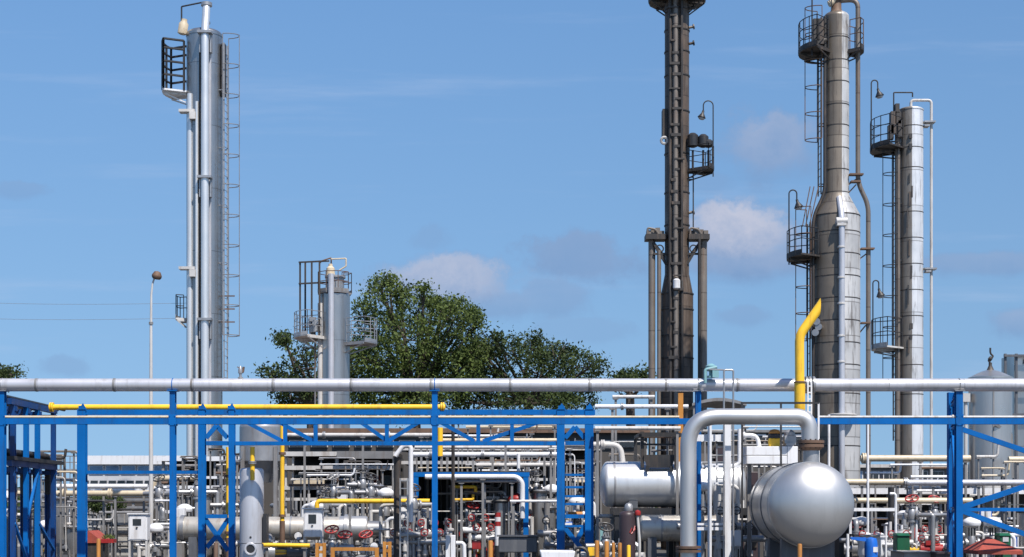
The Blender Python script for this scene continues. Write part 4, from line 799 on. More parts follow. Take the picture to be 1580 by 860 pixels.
# ================================================================== left and centre: buildings, racks and tanks behind the blue steel
wb = thing('plant_building', 'long low pale building with ribbon windows far behind at the left', 'building', (X(190, 76), 76.5, 0))
b = MB(); b.bbox((X(118, 76), 76.5, 0), (X(330, 76), 84, Z(716, 76))); b.build('wall', 'pale', wb)
b = MB(); b.bbox((X(115, 76), 76.2, Z(716.5, 76)), (X(332, 76), 84.3, Z(703, 76))); b.build('parapet', 'white', wb)
for i in range(7):
    a = 134 + i * 25; b = MB(); b.bbox((X(a, 76), 76.42, Z(730, 76)), (X(a + 22, 76), 76.497, Z(718, 76))); w = b.build('window', 'white', wb)
    b = MB(); b.bbox((X(a + 1.2, 76), 76.40, Z(729, 76)), (X(a + 20.8, 76), 76.418, Z(719, 76))); b.build('pane', 'bluegl', w)
for i in range(14):
    a = 122 + i * 14; b = MB(); b.bbox((X(a, 76), 76.44, Z(748.5, 76)), (X(a + 11, 76), 76.497, Z(741.5, 76))); b.build('window', 'glass', wb)
b = MB(); b.bbox((X(118, 76), 76.1, Z(760, 76)), (X(330, 76), 76.495, Z(752, 76))); b.build('canopy', 'white', wb)
gs = thing('glazed_store', 'open steel and glass store front with grey lower wall behind white cabinet', 'building', (X(170, 62), 62, 0))
b = MB(); b.bbox((X(86, 62), 62.2, 0), (X(250, 62), 66, Z(767, 62))); b.build('wall', 'wall', gs)
b = MB(); b.bbox((X(136, 62), 62.0, 0), (X(232, 62), 62.19, Z(814, 62))); b.build('lower_wall', 'concrete', gs)
for i, (a, c, m) in enumerate(((90, 108, 'glass'), (110, 128, 'glass'), (138, 150, 'galv'), (154, 176, 'glass'), (180, 204, 'galv'))):
    b = MB(); b.bbox((X(a, 62), 62.02, Z(812, 62)), (X(c, 62), 62.19, Z(784, 62))); w = b.build('window', 'white' if i % 2 else 'offwhite', gs)
    b = MB(); b.bbox((X(a + 1.5, 62), 62.0, Z(810, 62)), (X((a + c) / 2 - .6, 62), 62.018, Z(786, 62))); b.bbox((X((a + c) / 2 + .6, 62), 62.0, Z(810, 62)), (X(c - 1.5, 62), 62.018, Z(786, 62))); b.build('pane', m, w)
for px in (88, 109, 116, 134, 152, 178, 206, 248): b = MB(); b.bar((X(px, 61.5), 61.5, 0), (X(px, 61.5), 61.5, Z(770, 61.5)), .1, .1); b.build('post', 'white' if px < 140 else 'galv', gs)
for py, m in ((771, 'galv'), (783, 'galv'), (813, 'offwhite')): b = MB(); b.bar(P(86, py, 61.4), P(250, py, 61.4), .09, .08); b.build('rail_beam', m, gs)
b = MB(); b.bbox((X(136, 61), 60.6, 0), (X(260, 61), 61.2, Z(846, 61))); struct(b.build('loading_kerb', 'concrete'))
pipe('cream_pipe', 'faded cream pipe low behind the dark blue rack at the left', [(-120, 761.5), (236, 761.5), (241, 738.5), (310, 738.5)], 4.4, 'cream', 54.0, .5, legs=(-60, 20, 104, 178), flanges=((100, 761.5), (170, 761.5)))
pipe('white_pipe', 'white line lying just over the faded cream pipe at the left', [(88, 750.5), (228, 750.5)], 3.6, 'white', 54.3, legs=(95, 160, 222))
for i, (x0, x1, py, m, w) in enumerate(((88, 120, 706, 'galv', 'upper'), (88, 118, 731, 'galv', 'lower'))):
    b = MB(); rail(b, [P(x, py + 18, 66) for x in (x0, x0 + 10, x0 + 20, x1)], .55); b.bbox((X(x0, 66), 65.9, Z(py + 20, 66)), (X(x1, 66), 66.6, Z(py + 18, 66)))
    for px in (x0 + 2, x1 - 2): b.bar((X(px, 66.2), 66.2, 0), (X(px, 66.2), 66.2, Z(py + 20, 66)), .08, .08)
    tag(b.build('gangway', m), f'{w} thin railed gangway end beside the first blue bridge post at left', 'gangway')
def cabinet(label, x0, x1, y0, y1, Y, wx0, wx1, wy0, wy1):
    t = thing('instrument_cabinet', label, 'cabinet', (X((x0 + x1) / 2, Y), Y, 0), 'white instrument cabinets')
    b = MB(); b.bbox((X(x0, Y), Y, Z(y1, Y)), (X(x1, Y), Y + .4, Z(y0, Y))); b.build('casing', 'white', t, .012)
    b = MB(); b.bbox((X(x0 - 1.5, Y), Y - .05, Z(y0, Y) + .002), (X(x1 + 1.5, Y), Y + .45, Z(y0, Y) + .04)); b.build('roof', 'white', t)
    b = MB(); b.bbox((X(x0 + 2, Y), Y - .012, Z(y1 - 2, Y)), (X(x1 - 2, Y), Y - .002, Z(y0 + 2, Y))); d = b.build('door', 'white', t)
    b = MB(); b.bbox((X(wx0, Y), Y - .022, Z(wy1, Y)), (X(wx1, Y), Y - .013, Z(wy0, Y))); b.build('window', 'glass', d)
    b = MB(); b.box((X(wx0 + (wx1 - wx0) * .5, Y), Y - .03, Z(wy1 + 3, Y)), (.05, .03, .03)); b.build('handle', 'dark', d)
    for px in (x0 + 1.5, x1 - 1.5):
        for yq in (Y + .05, Y + .35): b = MB(); b.bar((X(px, Y), yq, 0), (X(px, Y), yq, Z(y1, Y)), .06, .06); b.build('leg', 'offwhite', t)
cabinet('white cabinet on legs with a dark window, beside the street lamp pole', 198, 227, 794, 834, 46, 205, 218, 801, 811)
cabinet('white cabinet on legs with a dark window, before the long lying exchanger', 468, 497, 786, 829, 44, 476, 488, 794, 808)
cv = thing('red_hood', 'dull red pitched cover standing low behind the first blue bridge post', 'cover', (X(150, 46.5), 46.5, 0))
b = MB(); Y = 46.5; b.add([P(128, 836, Y), P(136, 819, Y), P(154, 833, Y), P(154, 838, Y), P(128, 838, Y)] + [p + Vector((0, 1.2, 0)) for p in (P(128, 836, Y), P(136, 819, Y), P(154, 833, Y), P(154, 838, Y), P(128, 838, Y))], [(0, 4, 3, 2, 1), (5, 6, 7, 8, 9), (0, 1, 6, 5), (1, 2, 7, 6), (2, 3, 8, 7), (4, 0, 5, 9)]); b.build('hood', 'brick', cv)
b = MB(); b.bbox((X(129, Y), Y + .05, 0), (X(153, Y), Y + 1.1, Z(838.3, Y))); b.build('base', 'sootdark', cv)
pl = thing('planter', 'small red tray of green plants on a stand beside the dull red cover', 'planter', (X(166, 46), 46, 0))
b = MB(); b.bbox((X(156, 46), 46, Z(838, 46)), (X(175, 46), 46.35, Z(832, 46))); b.build('tray', 'red', pl)
for px in (158, 173): b = MB(); b.bar((X(px, 46), 46.17, 0), (X(px, 46), 46.17, Z(838, 46)), .05, .05); b.build('leg', 'dark', pl)
b = MB()
for i in range(70): p = Vector((random.uniform(X(157, 46), X(174, 46)), random.uniform(46.05, 46.3), Z(832, 46) + random.uniform(0, .1))); d = Vector((random.gauss(0, 1), random.gauss(0, 1), 1)).normalized() * .06; w = d.orthogonal().normalized() * .02; b.add([p - w, p + w, p + d * 1.5], [(0, 1, 2)])
b.build('plants', 'leaf', pl)
for px0, label in ((164, 'dark round bush behind the white line beside the lamp pole'),):
    t = thing('bush', label, 'bush', (X(px0, 60), 60, 0)); b = MB(); b.tube([(X(px0, 60), 60, 0), (X(px0, 60), 60, 1.9)], .05, 6); b.build('stem', 'bark', t); b = MB()
    for i in range(2200):
        d = Vector((random.gauss(0, 1), random.gauss(0, 1), random.gauss(0, 1))).normalized(); p = Vector((X(px0, 60), 60, 2.0)) + Vector((d.x * .75, d.y * .6, d.z * .42)) * random.uniform(.6, 1.05); w = Vector((random.gauss(0, 1), random.gauss(0, 1), random.gauss(0, 1))).normalized() * .07; q = w.orthogonal() * .5; b.add([p - w, p + q, p + w], [(0, 1, 2)])
    b.build('foliage', 'leafdark', t)

# ---- upright silver drum and broad vessel behind it
sv = thing('upright_drum', 'slim upright pale drum with a ported foot right of the blue bridge tower', 'tank', (X(388.5, 41.3), 41.3, 0))
r = K(18.5, 41.3); x = X(388.5, 41.3); b = MB(); b.lathe([(r, Z(838, 41.3)), (r, Z(728, 41.3)), (r * .97, Z(725, 41.3)), (r * .8, Z(723, 41.3)), (r * .3, Z(722, 41.3))], (x, 41.3, 0), n=36); b.build('shell', 'pipewhite', sv)
b = MB(); b.lathe([(r * .98, 0), (r * .98, Z(839, 41.3))], (x, 41.3, 0), n=32); b.build('skirt', 'pipewhite', sv)
b = MB(); b.ring((x + .02, 41.3 - r - .005, Z(847, 41.3)), .14, .035, (0, 1, 0), 20); b.build('port_rim', 'pipewhite', sv)
b = MB(); b.cyl((x + .02, 41.3 - r - .012, Z(847, 41.3)), (x + .02, 41.3 - r + .05, Z(847, 41.3)), .125, 18); b.build('port_opening', 'dark', sv)
b = MB(); b.cyl((x + .02, 41.3 - r - .01, Z(829, 41.3)), (x + .02, 41.3 - r + .03, Z(829, 41.3)), .03, 10); b.build('plug', 'dark', sv)
b = MB(); b.bbox((x + r + .01, 41.1, Z(838, 41.3)), (x + r + .1, 41.5, Z(793, 41.3))); b.build('side_bracket', 'dark', sv)
pipe('yellow_pipe', 'short upright yellow pipe dropping into the top of the slim pale drum', [(389.5, 690), (389.5, 741)], 3.6, 'yellow', 40.9, flanges=((389.5, 714),))
bv_ = thing('broad_vessel', 'broad grey vessel tapering downward behind the blue bridge beside the yellow pipes', 'tank', (X(404, 50), 50, 0))
r = K(34, 50); b = MB(); b.lathe([(.3, Z(745, 50)), (r * .75, Z(722, 50)), (r, Z(712, 50)), (r, Z(660, 50))] + dome(r, .35, Z(660, 50)), (X(404, 50), 50, 0), n=36); b.build('shell', 'galv', bv_)
for a in (45, 135, 225, 315): b = MB(); q = polar(X(404, 50), 50, r + .03, R(a)); b.bar((*q, 0), (*q, Z(690, 50)), .12, .12); b.build('leg', 'grey', bv_)
for px, y0, y1, Y, label in ((435.5, 655, 826, 45.0, 'tall slim yellow upright pipe right of the slim pale drum'), (352, 690, 852, 43.6, 'slim yellow upright pipe close behind the right leg of the blue bridge tower')):
    x = X(px, Y); t = thing('yellow_pipe', label, 'pipe', (x, Y, 0)); b = MB(); b.cyl((x, Y, Z(y1, Y)), (x, Y, Z(y0, Y)), K(3.4, Y), 12); b.build('run', 'yellow', t)
    b = MB(); b.cyl((x, Y, 0), (x, Y, Z(y1 - 22, Y)), K(4.2, Y), 12); b.build('foot', 'brown', t)
    for py in (y0 + 45, y1 - 30): b = MB(); b.cyl((x, Y, Z(py + 2, Y)), (x, Y, Z(py - 2, Y)), K(5.5, Y), 14); b.build('flange', 'brown', t)
# ---- long exchanger
ex = lying_tank('long lying exchanger with cream barrel and silver right head', 262, 556, 815.5, 18, 46.5, 'exch', 'heat_exchanger', saddles=(300, 420, 540), bands=(320, 450))
r = K(19, 46.5); b = MB(); b.lathe([(r, 0), (r, X(565, 46.5) - X(525, 46.5)), (r * .9, X(566, 46.5) - X(525, 46.5) + .03), (.001, X(566, 46.5) - X(525, 46.5) + .1)], (X(525, 46.5), 46.5, Z(815.5, 46.5)), (1, 0, 0), 40); b.build('head', 'bright', ex)
b = MB(); b.lathe([(r + .05, -.05), (r + .05, .05)], (X(535, 46.5), 46.5, Z(815.5, 46.5)), (1, 0, 0), 40); b.build('girth_flange', 'bright', ex)
b = MB(); b.cyl((X(566, 46.5), 46.5, Z(817, 46.5)), (X(594, 46.5), 46.5, Z(817, 46.5)), K(13, 46.5), 26); b.build('nozzle', 'silver', ex)
b = MB(); b.lathe([(r + .03, -.06), (r + .03, .06)], (X(283, 46.5), 46.5, Z(815.5, 46.5)), (1, 0, 0), 40); b.build('girth_flange', 'galv', ex)
b = MB(); b.bbox((X(274, 46.5), 46.3, Z(838, 46.5)), (X(286, 46.5), 46.75, 0.01)); b.build('end_support', 'grey', ex)
for px in (585,): b = MB(); b.bbox((X(px - 4, 46.5), 46.3, 0), (X(px + 4, 46.5), 46.7, Z(829.5, 46.5))); b.build('saddle', 'slate', ex)
pipe('yellow_pipe', 'low yellow line with its left end bent down before the process building', [(489, 792), (489, 773.5), (663, 773.5)], 3.7, 'yellow', 45.4, .12, legs=(540, 612, 660), flanges=((616, 773.5),))
pipe('yellow_pipe', 'low yellow line lying just above the yard near the slim pale drum', [(405, 841), (478, 842)], 3.2, 'yellow', 43.2, legs=(412, 470))

# ---- process building behind the centre
def gallery(name, label, x0, x1, Yf, depth, decks, wall, posts, wallm='wall', frame='offwhite', top=None, slab='offwhite'):
    """open steel building: posts, white front beams, deck slabs added to cast shade, dark back wall with window strips"""
    t = thing(name, label, 'building', (X((x0 + x1) / 2, Yf), Yf, 0)); zt = Z((top or decks[0][0]), Yf)
    b = MB(); b.bbox((X(x0 + 4, Yf), Yf + depth * .55, 0), (X(x1 - 4, Yf), Yf + depth, zt - .1)); b.build('wall', wallm, t)
    for py, h in decks:
        b = MB(); b.bbox((X(x0, Yf), Yf + .14, Z(py + h * .4, Yf)), (X(x1, Yf), Yf + depth * .6, Z(py - h * .4, Yf))); b.build('deck', 'wall', t)  # slab added to cast shade on the level below
        b = MB(); b.bbox((X(x0 - 3, Yf), Yf, Z(py + h / 2, Yf)), (X(x1 + 3, Yf), Yf + .13, Z(py - h / 2, Yf))); b.build('edge_beam', slab, t)
    for px, w in posts: b = MB(); b.bar((X(px, Yf), Yf + .22, 0), (X(px, Yf), Yf + .22, zt), K(w, Yf), .12); b.build('post', frame, t)
    return t
pb = gallery('process_building', 'brown grey open process building with white deck edges behind the exchanger', 432, 612, 55, 5, ((700.5, 7), (722, 6.5), (753, 6), (770.5, 4.5), (795, 4.5)), 0, ((440, 3), (451, 3), (519, 5), (608, 6)), top=697)
YW = 55 + 5 * .55 - .02
for i, (a, c, y0, y1) in enumerate(((456, 470, 733, 740), (472, 486, 733, 740), (488, 500, 733, 741), (526, 538, 733, 748), (541, 560, 733, 748), (563, 573, 733, 748), (575, 588, 734, 748), (592, 604, 734, 748))):
    b = MB(); b.bbox((X(a, YW), YW - .03, Z(y1, YW)), (X(c, YW), YW, Z(y0, YW))); w = b.build('window', 'red' if i == 6 else 'offwhite', pb)
    if i != 6: b = MB(); b.bbox((X(a + 1, YW), YW - .045, Z(y1 - 1, YW)), (X(c - 1, YW), YW - .032, Z(y0 + 1, YW))); b.build('pane', 'glass', w)
b = MB(); b.bbox((X(452, 54.8), 54.75, Z(747, 54.8)), (X(500, 54.8), 54.98, Z(738.5, 54.8))); b.build('cladding_panel', 'cream', pb)
b = MB(); b.bbox((X(520, 54.8), 54.7, Z(708, 54.8)), (X(606, 54.8), 54.98, Z(696.5, 54.8))); b.build('eaves_panel', 'grey', pb)
for x0, x1, py in ((528, 604, 766), (528, 604, 760)): b = MB(); b.bbox((X(x0, 54.8), 54.75, Z(py + 2, 54.8)), (X(x1, 54.8), 54.95, Z(py - 1, 54.8))); b.build('cladding_panel', 'grey', pb)
gallery('backdrop_gallery', 'small dark gallery added as a backdrop behind the left blue tower and lamp pole', 243, 374, 57.5, 4, ((708, 7), (737, 4), (752, 5), (790, 5)), 0, ((250, 4), (282, 3), (301, 4), (330, 3), (368, 4)), top=704, frame='grey', slab='white')  # put in as a dark backdrop behind the clutter
gallery('rear_gallery', 'dark open gallery with white floor edges behind the blue shelter', 622, 925, 55.5, 4, ((693, 4), (714, 5), (740, 4), (768, 4)), 0, ((640, 3), (690, 4), (738, 3), (790, 4), (830, 4), (915, 4)), top=690, frame='grey', slab='offwhite')
swh = thing('switch_house', 'dark brown switch house with a white window row, seen inside the silver U bend', 'building', (X(1150, 57), 57, 0))
b = MB(); b.bbox((X(1062, 57), 57, 0), (X(1247, 57), 61, Z(668, 57))); b.build('wall', 'wall', swh)
b = MB(); b.bbox((X(1060, 57), 56.8, Z(668, 57) + .003), (X(1249, 57), 61.2, Z(664, 57))); b.build('roof', 'grey', swh)
for i in range(9):
    a = 1068 + i * 19.5; b = MB(); b.bbox((X(a, 57), 56.92, Z(682, 57)), (X(a + 16, 57), 56.997, Z(670, 57))); w = b.build('window', 'white', swh)
    b = MB(); b.bbox((X(a + 2, 57), 56.90, Z(680, 57)), (X(a + 14, 57), 56.918, Z(673, 57))); b.build('pane', 'glass', w)
for px0, px1, y0, y1, m in ((1079, 1100, 700, 860, 'riser'), (1104, 1116, 690, 860, 'bottle')): b = MB(); b.bbox((X(px0, 56.5), 56.5, 0), (X(px1, 56.5), 56.95, Z(y0, 56.5))); b.build('buttress', m, swh)
bb = thing('process_hall', 'long brown hall with pale upper pipes, seen below the tree crowns', 'building', (X(660, 66), 66, 0))
b = MB(); b.bbox((X(395, 66), 66.3, 0), (X(1000, 66), 74, Z(668, 66))); b.build('wall', 'wall', bb)
b = MB(); b.bbox((X(392, 66), 66.0, Z(668, 66)), (X(1003, 66), 74.5, Z(661, 66))); b.build('roof', 'brown', bb)
for i in range(16):
    a = 445 + i * 34; b = MB(); b.bbox((X(a, 66), 66.2, Z(690, 66)), (X(a + 26, 66), 66.297, Z(679, 66))); w = b.build('window', 'offwhite', bb)
    b = MB(); b.bbox((X(a + 1.2, 66), 66.17, Z(689, 66)), (X(a + 24.8, 66), 66.197, Z(680, 66))); b.build('pane', 'glass', w)
pipe('cream_pipe', 'pale line running along high before the brown hall left of the centre post', [(428, 671.5), (667, 671.5)], 3.2, 'offwhite', 52, legs=(470, 560, 650), flanges=((500, 671.5), (600, 671.5)))
pipe('cream_pipe', 'pale cream line running along high before the brown hall right of the centre post', [(675, 679.5), (862, 679.5)], 3.0, 'cream', 47, legs=(700, 780, 850))
pipe('white_pipe', 'upper white pipe of a pair right of the white elbow, behind the blue tower', [(640, 690.5), (955, 690.5)], 2.6, 'offwhite', 48.5, legs=(690, 760, 840, 920))
pipe('white_pipe', 'lower thicker white pipe of a pair right of the white elbow', [(638, 701.5), (862, 701.5)], 3.9, 'white', 48.0, legs=(660, 730, 800, 855), flanges=((665, 701.5), (745, 701.5)))
pipe('white_pipe', 'short white line hung low between the centre post and the blue shelter corner', [(735, 718), (860, 717.5)], 3.2, 'offwhite', 49, legs=(742, 805, 852))
pipe('white_elbow', 'white upright pipe whose top bends left and down beside the ladder', [(634, 806), (634, 688), (622, 688), (610, 704)], 3.6, 'white', 44.2, .22, legs=())
pipe('dark_pipe', 'thick dark upright pipe beside the white elbow pipe', [(613, 860), (613, 705)], 5.5, 'sootdark', 44.4)
ll = thing('access_ladder', 'narrow grey metal ladder standing close left of the white elbow pipe', 'ladder', (X(623, 44), 44, 0))
b = MB()
for px in (617.5, 629): b.bar((X(px, 44), 44, 0), P(px, 738, 44), .045, .045)
b.build('stiles', 'galv', ll); b = MB()
for i in range(9): b.bar(P(617.5, 742 + i * 12, 44), P(629, 742 + i * 12, 44), .03, .03)
b.build('rungs', 'galv', ll)
# ---- blue portal, with roof and black walls added to shade its inside
sh = thing('shaded_portal', 'blue portal right of the centre post, made a dark shelter by added roof and walls', 'shelter', (X(727, 46), 46, 0))
zt = Z(729, 46); b = MB(); b.bbox((X(637, 46), 46.0, zt - .13), (X(817, 46), 46.2, zt)); b.build('front_beam', 'blue', sh)
for px in (641.5, 811.5): b = MB(); b.hbeam((X(px, 46), 46.1, 0), (X(px, 46), 46.1, zt - .13), K(8, 46), .18); b.build('post', 'blue', sh)
b = MB(); b.bbox((X(636, 46), 46.22, zt - .05), (X(818, 46), 51.5, zt + .03)); b.build('roof', 'dark', sh)  # added roof that keeps the machinery below in shade
b = MB(); b.bbox((X(638, 46), 51.3, 0), (X(816, 46), 51.5, zt - .06)); b.build('shade_back', 'dark', sh)  # black wall added so the inside of the portal goes dark
b = MB(); b.bbox((X(638, 46), 46.6, 0), (X(640, 46), 51.2, zt - .06)); b.build('shade_side', 'dark', sh)  # black wall added to close the shaded side
pipe('white_pipe', 'fat white pipe close under the blue shelter beam, bent down at its right end', [(656, 735.8), (797, 735.8), (806, 744), (806, 800)], 3.9, 'white', 45.8, .3, legs=(700, 745))
pipe('grey_pipe', 'thin grey pipe below the fat white pipe inside the blue shelter', [(696, 743), (800, 743)], 2.0, 'galv', 45.9, legs=(712, 790))
for px, y0, y1, r_, m, Y, label in ((699, 640, 834, 2.6, 'sootdark', 44.6, 'thin dark upright pipe just right of the blue centre post'), (748, 748, 850, 2.0, 'galv', 46.3, 'thin grey upright pipe in the middle of the blue shelter'), (844, 776, 852, 4.5, 'grey', 46, 'thick grey upright pipe left of the right hand blue tower'), (785, 775, 825, 1.8, 'galv', 46.3, 'thin grey upright pipe beside the striped drum'), (856, 690, 720, 1.8, 'offwhite', 48.4, 'short thin white upright touching the right hand blue tower'), (800, 700, 735, 2.6, 'white', 47.6, 'short white hanger over the right part of the blue shelter')):
    b = MB(); b.cyl((X(px, Y), Y, 0), P(px, y0, Y), K(r_, Y), 10); tag(b.build('upright_pipe', m), label, 'pipe')
pipe('white_rail', 'thin white level pipe between the blue shelter and the right hand blue tower', [(787, 773.5), (872, 773.5)], 2.0, 'white', 45.6, legs=(792, 862))
gb = thing('grey_trough', 'dark grey rectangular trough with lipped rim before the blue shelter', 'trough', (X(798, 43.8), 43.8, 0))
b = MB(); b.bbox((X(769, 43.8), 43.8, Z(853, 43.8)), (X(829, 43.8), 44.8, Z(828.5, 43.8))); b.build('body', 'slate', gb, .03)
b = MB(); b.bbox((X(766.5, 43.8), 43.75, Z(828.3, 43.8)), (X(831, 43.8), 44.85, Z(826.3, 43.8))); b.build('rim', 'slate', gb)
for px in (774, 824): b = MB(); b.bbox((X(px - 3, 43.8), 43.9, 0), (X(px + 3, 43.8), 44.7, Z(853.2, 43.8))); b.build('leg', 'dark', gb)
wc = thing('white_locker', 'twin narrow white boxes standing right of the blue centre post', 'cabinet', (X(695, 43), 43, 0))
for a, c in ((687.5, 694.6), (695.4, 702.5)): b = MB(); b.bbox((X(a, 43), 43, 0), (X(c, 43), 43.35, Z(826, 43))); b.build('box', 'white', wc, .01)
b = MB(); b.lathe([(.05, 0), (.05, .12), (.10, .13), (.10, .18), (.03, .2), (.03, .32)], P(695, 826, 42.8), n=12); b.build('top_valve', 'offwhite', wc)
b = MB(); b.tube(fillet([P(704, 838, 43.1), P(716, 838, 43.1), (X(717.5, 43.1), 43.1, 0)], .2), .055, 10); tag(b.build('hoop_rail', 'white'), 'white bent hoop rail beside the twin white boxes', 'rail')
b = MB(); b.bbox((X(728, 44), 44, Z(848, 44)), (X(742, 44), 44.25, Z(835, 44))); b.bar((X(735, 44), 44.12, 0), P(735, 848, 44.12), .05, .05); tag(b.build('red_box', 'red', None, .02), 'small bright red box on a foot in the dark blue shelter', 'box')
sd_ = thing('striped_drum', 'small drum banded red and white standing under the blue shelter', 'drum', (X(768, 45.6), 45.6, 0)); r = K(4.6, 45.6)
for y0, y1, m in ((860, 842, 'dark'), (842, 832, 'white'), (812, 805, 'red'), (805, 798, 'white'), (798, 791, 'red'), (832, 812, 'white')): b = MB(); b.lathe([(r, max(0, Z(y0, 45.6))), (r, Z(y1, 45.6) - .002)], (X(768, 45.6), 45.6, 0), n=16); b.build('band', m, sd_)
b = MB(); b.box(P(763.5, 790, 45.5), (.1, .1, .06)); b.build('tap', 'dark', sd_)
for i, (x0, x1, py, w) in enumerate(((700, 734, 751.5, 'upper'), (698, 730, 771, 'lower'))):
    pipe('yellow_pipe', f'{w} stub of yellow pipe in the dark of the blue shelter', [(x0, py), (x1, py), (x1, py - 8 if i else py + 8)], 2.3 if i else 2.6, 'yellow', 46.4, .05, legs=(x0 + 5,))
pipe('yellow_pipe', 'yellow boxed upright between pipes just right of the blue centre post', [(679, 660), (679, 704)], 4.4, 'yellow', 44.8)
bd = thing('teal_cabinet', 'narrow pale teal cabinet right of the right hand blue tower', 'cabinet', (X(926, 43), 43.1, 0))
b = MB(); b.bbox((X(919, 43), 43.0, 0.05), (X(931, 43), 43.4, Z(812, 43))); b.build('casing', 'teal', bd, .01); b = MB(); b.bbox((X(924.5, 43), 42.97, .1), (X(930, 43), 42.995, Z(815, 43))); b.build('door', 'teal', bd)
b = MB(); b.bbox((X(918, 43), 42.95, 0), (X(932, 43), 43.45, .05)); b.build('plinth', 'concrete', bd)
pipe('white_rail', 'flat pale shelf line between the right hand blue tower and the plum cylinder', [(921, 796.5), (957, 796.5)], 3.0, 'offwhite', 42.9, legs=(924, 945))
hd = thing('mesh_tank', 'small orange capped coupling lying between the rungs of the right hand blue tower', 'coupling', (X(887, 43.4), 43.4, 0))
b = MB(); b.cyl(P(876, 794, 43.4), P(899, 794, 43.4), K(4.2, 43.4), 16); b.build('sleeve', 'orange', hd); b = MB()
for px in (873, 899): b.cyl(P(px, 794, 43.4), P(px + 3.4, 794, 43.4), K(4.8, 43.4), 16)
b.build('end_cap', 'white', hd); b = MB(); b.bar((X(887, 43.4), 43.5, 0), P(887, 798, 43.5), .1, .1); b.build('support', 'grey', hd)
bt = thing('white_basin', 'low white basin with rounded rim at the foot of the right hand blue tower', 'basin', (X(862, 37.6), 37.6, 0))
b = MB(); Y = 37.6; b.add([P(833, 850, Y), P(888, 850.5, Y), P(880, 893, Y), P(842, 893, Y)] + [p + Vector((0, .9, 0)) for p in (P(833, 850, Y), P(888, 850.5, Y), P(880, 893, Y), P(842, 893, Y))], [(3, 2, 1, 0), (4, 5, 6, 7), (0, 1, 5, 4), (1, 2, 6, 5), (2, 3, 7, 6), (3, 0, 4, 7)]); b.build('bowl', 'white', bt, .03)
b = MB(); zb = Z(893, Y) - .0; b.bbox((X(846, Y), Y + .1, 0), (X(876, Y), Y + .8, zb)); b.build('pedestal', 'concrete', bt)
b = MB(); c_ = P(895, 857, 38)
for k in range(4): b.ring(c_ + Vector((.01 * k, .05 * k, .006 * k)), .19 - .012 * (k % 2), .022, (0.1, 1, .1), 26, 8)
b.bar((c_.x, 38.1, 0), (c_.x, 38.1, c_.z + .18), .04, .04); b.bar((c_.x - .12, 38.12, c_.z + .17), (c_.x + .12, 38.12, c_.z + .17), .04, .04)
tag(b.build('hose_coil', 'dark'), 'coil of black hose hung on a peg by the white basin', 'hose')

# ---- orange bollards and frames
def bollard(px, py, Y, w, label, m='orange', group='orange bollards along the front'):
    x = X(px, Y); r = K(w / 2, Y); b = MB(); b.lathe([(r, 0), (r, Z(py, Y) - .03), (r * .85, Z(py, Y) - .008), (.001, Z(py, Y))], (x, Y, 0), n=16); tag(b.build('bollard', m), label, 'bollard', group)
for px, py, Y, w, lb in ((921, 834, 38.5, 7, 'brownish orange bollard touching the right leg of the right hand blue tower'), (936, 835, 38.3, 7, 'thickest of the orange bollards left of the plum cylinder'), (946.5, 837, 38.2, 5, 'slim orange bollard, middle one left of the plum cylinder'), (956.5, 837.5, 38.2, 6, 'orange bollard right against the plum cylinder\'s left side'), (970, 841, 38.0, 6, 'yellowish orange bollard standing before the plum cylinder'), (1234, 839, 34.6, 7, 'orange bollard before the saddle of the big silver drum'), (757, 834, 38.5, 7.5, 'orange bollard at the left end of the dark grey trough'), (152, 831, 38.6, 6, 'orange bollard before the dull red cover at left'), (333, 837, 38.4, 7, 'rusty bollard between the legs of the left blue tower')):
    bollard(px, py, Y, w, lb, 'brown' if px in (333,) else ('yellow' if px == 970 else 'orange'))
b = MB(); b.box(P(912, 851, 40.6), (.17, .12, .22)); b.bar((X(912, 40.6), 40.62, 0), P(912, 850, 40.62), .05, .05); tag(b.build('yellow_tag', 'yellow'), 'small square yellow tag board at the foot of the right hand blue tower', 'sign')
for x0, x1, py, lb in ((487, 503, 838, 'short orange ladder shaped frame right under the second white cabinet'), (511, 584, 845, 'wide low orange frame below the exchanger head'), (591, 604, 836, 'narrow tall orange frame right of the wide low one')):
    Y = 40.2; t = thing('orange_barrier', lb, 'frame', (X((x0 + x1) / 2, Y), Y, 0), 'orange steel frames'); q = K(6 if x1 - x0 > 20 else 5, Y)
    for px in (x0 + 2.5, x1 - 2.5): b = MB(); b.bar((X(px, Y), Y, 0), (X(px, Y), Y, Z(py, Y)), q, .1); b.build('upright', 'orange', t)
    for py_ in ([py + 2.5] if x1 - x0 > 20 else [py + 3, py + 14]): b = MB(); b.bar(P(x0 + 5.5, py_, Y), P(x1 - 5.5, py_, Y), q * .9, .08); b.build('crossbar', 'orange', t)

# ================================================================== right hand side behind the drum
pipe('cream_pipe', 'uppermost cream pipe crossing behind the right blue bracing post', [(1328, 707.5), (1497, 707.5)], 5.0, 'cream', 52, legs=(1340, 1420, 1490), flanges=((1333, 707.5),))
pipe('cream_pipe', 'middle long pipe, cream at first and pale grey beyond, right of the big drum', [(1290, 744), (1394, 744)], 4.8, 'cream', 50, legs=(1330, 1385))
pipe('white_pipe', 'pale grey continuation of the middle cream pipe towards the right edge', [(1395, 745), (1700, 745)], 4.8, 'pipewhite', 50, legs=(1440, 1510, 1565), flanges=((1397, 745),))
pipe('cream_pipe', 'short lowest cream pipe touching the right side of the big drum', [(1318, 772.5), (1373, 772.5)], 4.2, 'cream', 48.5, legs=(1345,))
pipe('cream_pipe', 'longer lowest cream pipe ending at the right blue bracing post', [(1383, 773), (1500, 773)], 4.8, 'cream', 48.5, legs=(1400, 1466))
pipe('cream_pipe', 'short cream pipe at the extreme right edge above the long pale pipe', [(1556, 709), (1640, 709)], 4.5, 'cream', 53, legs=(1570,))
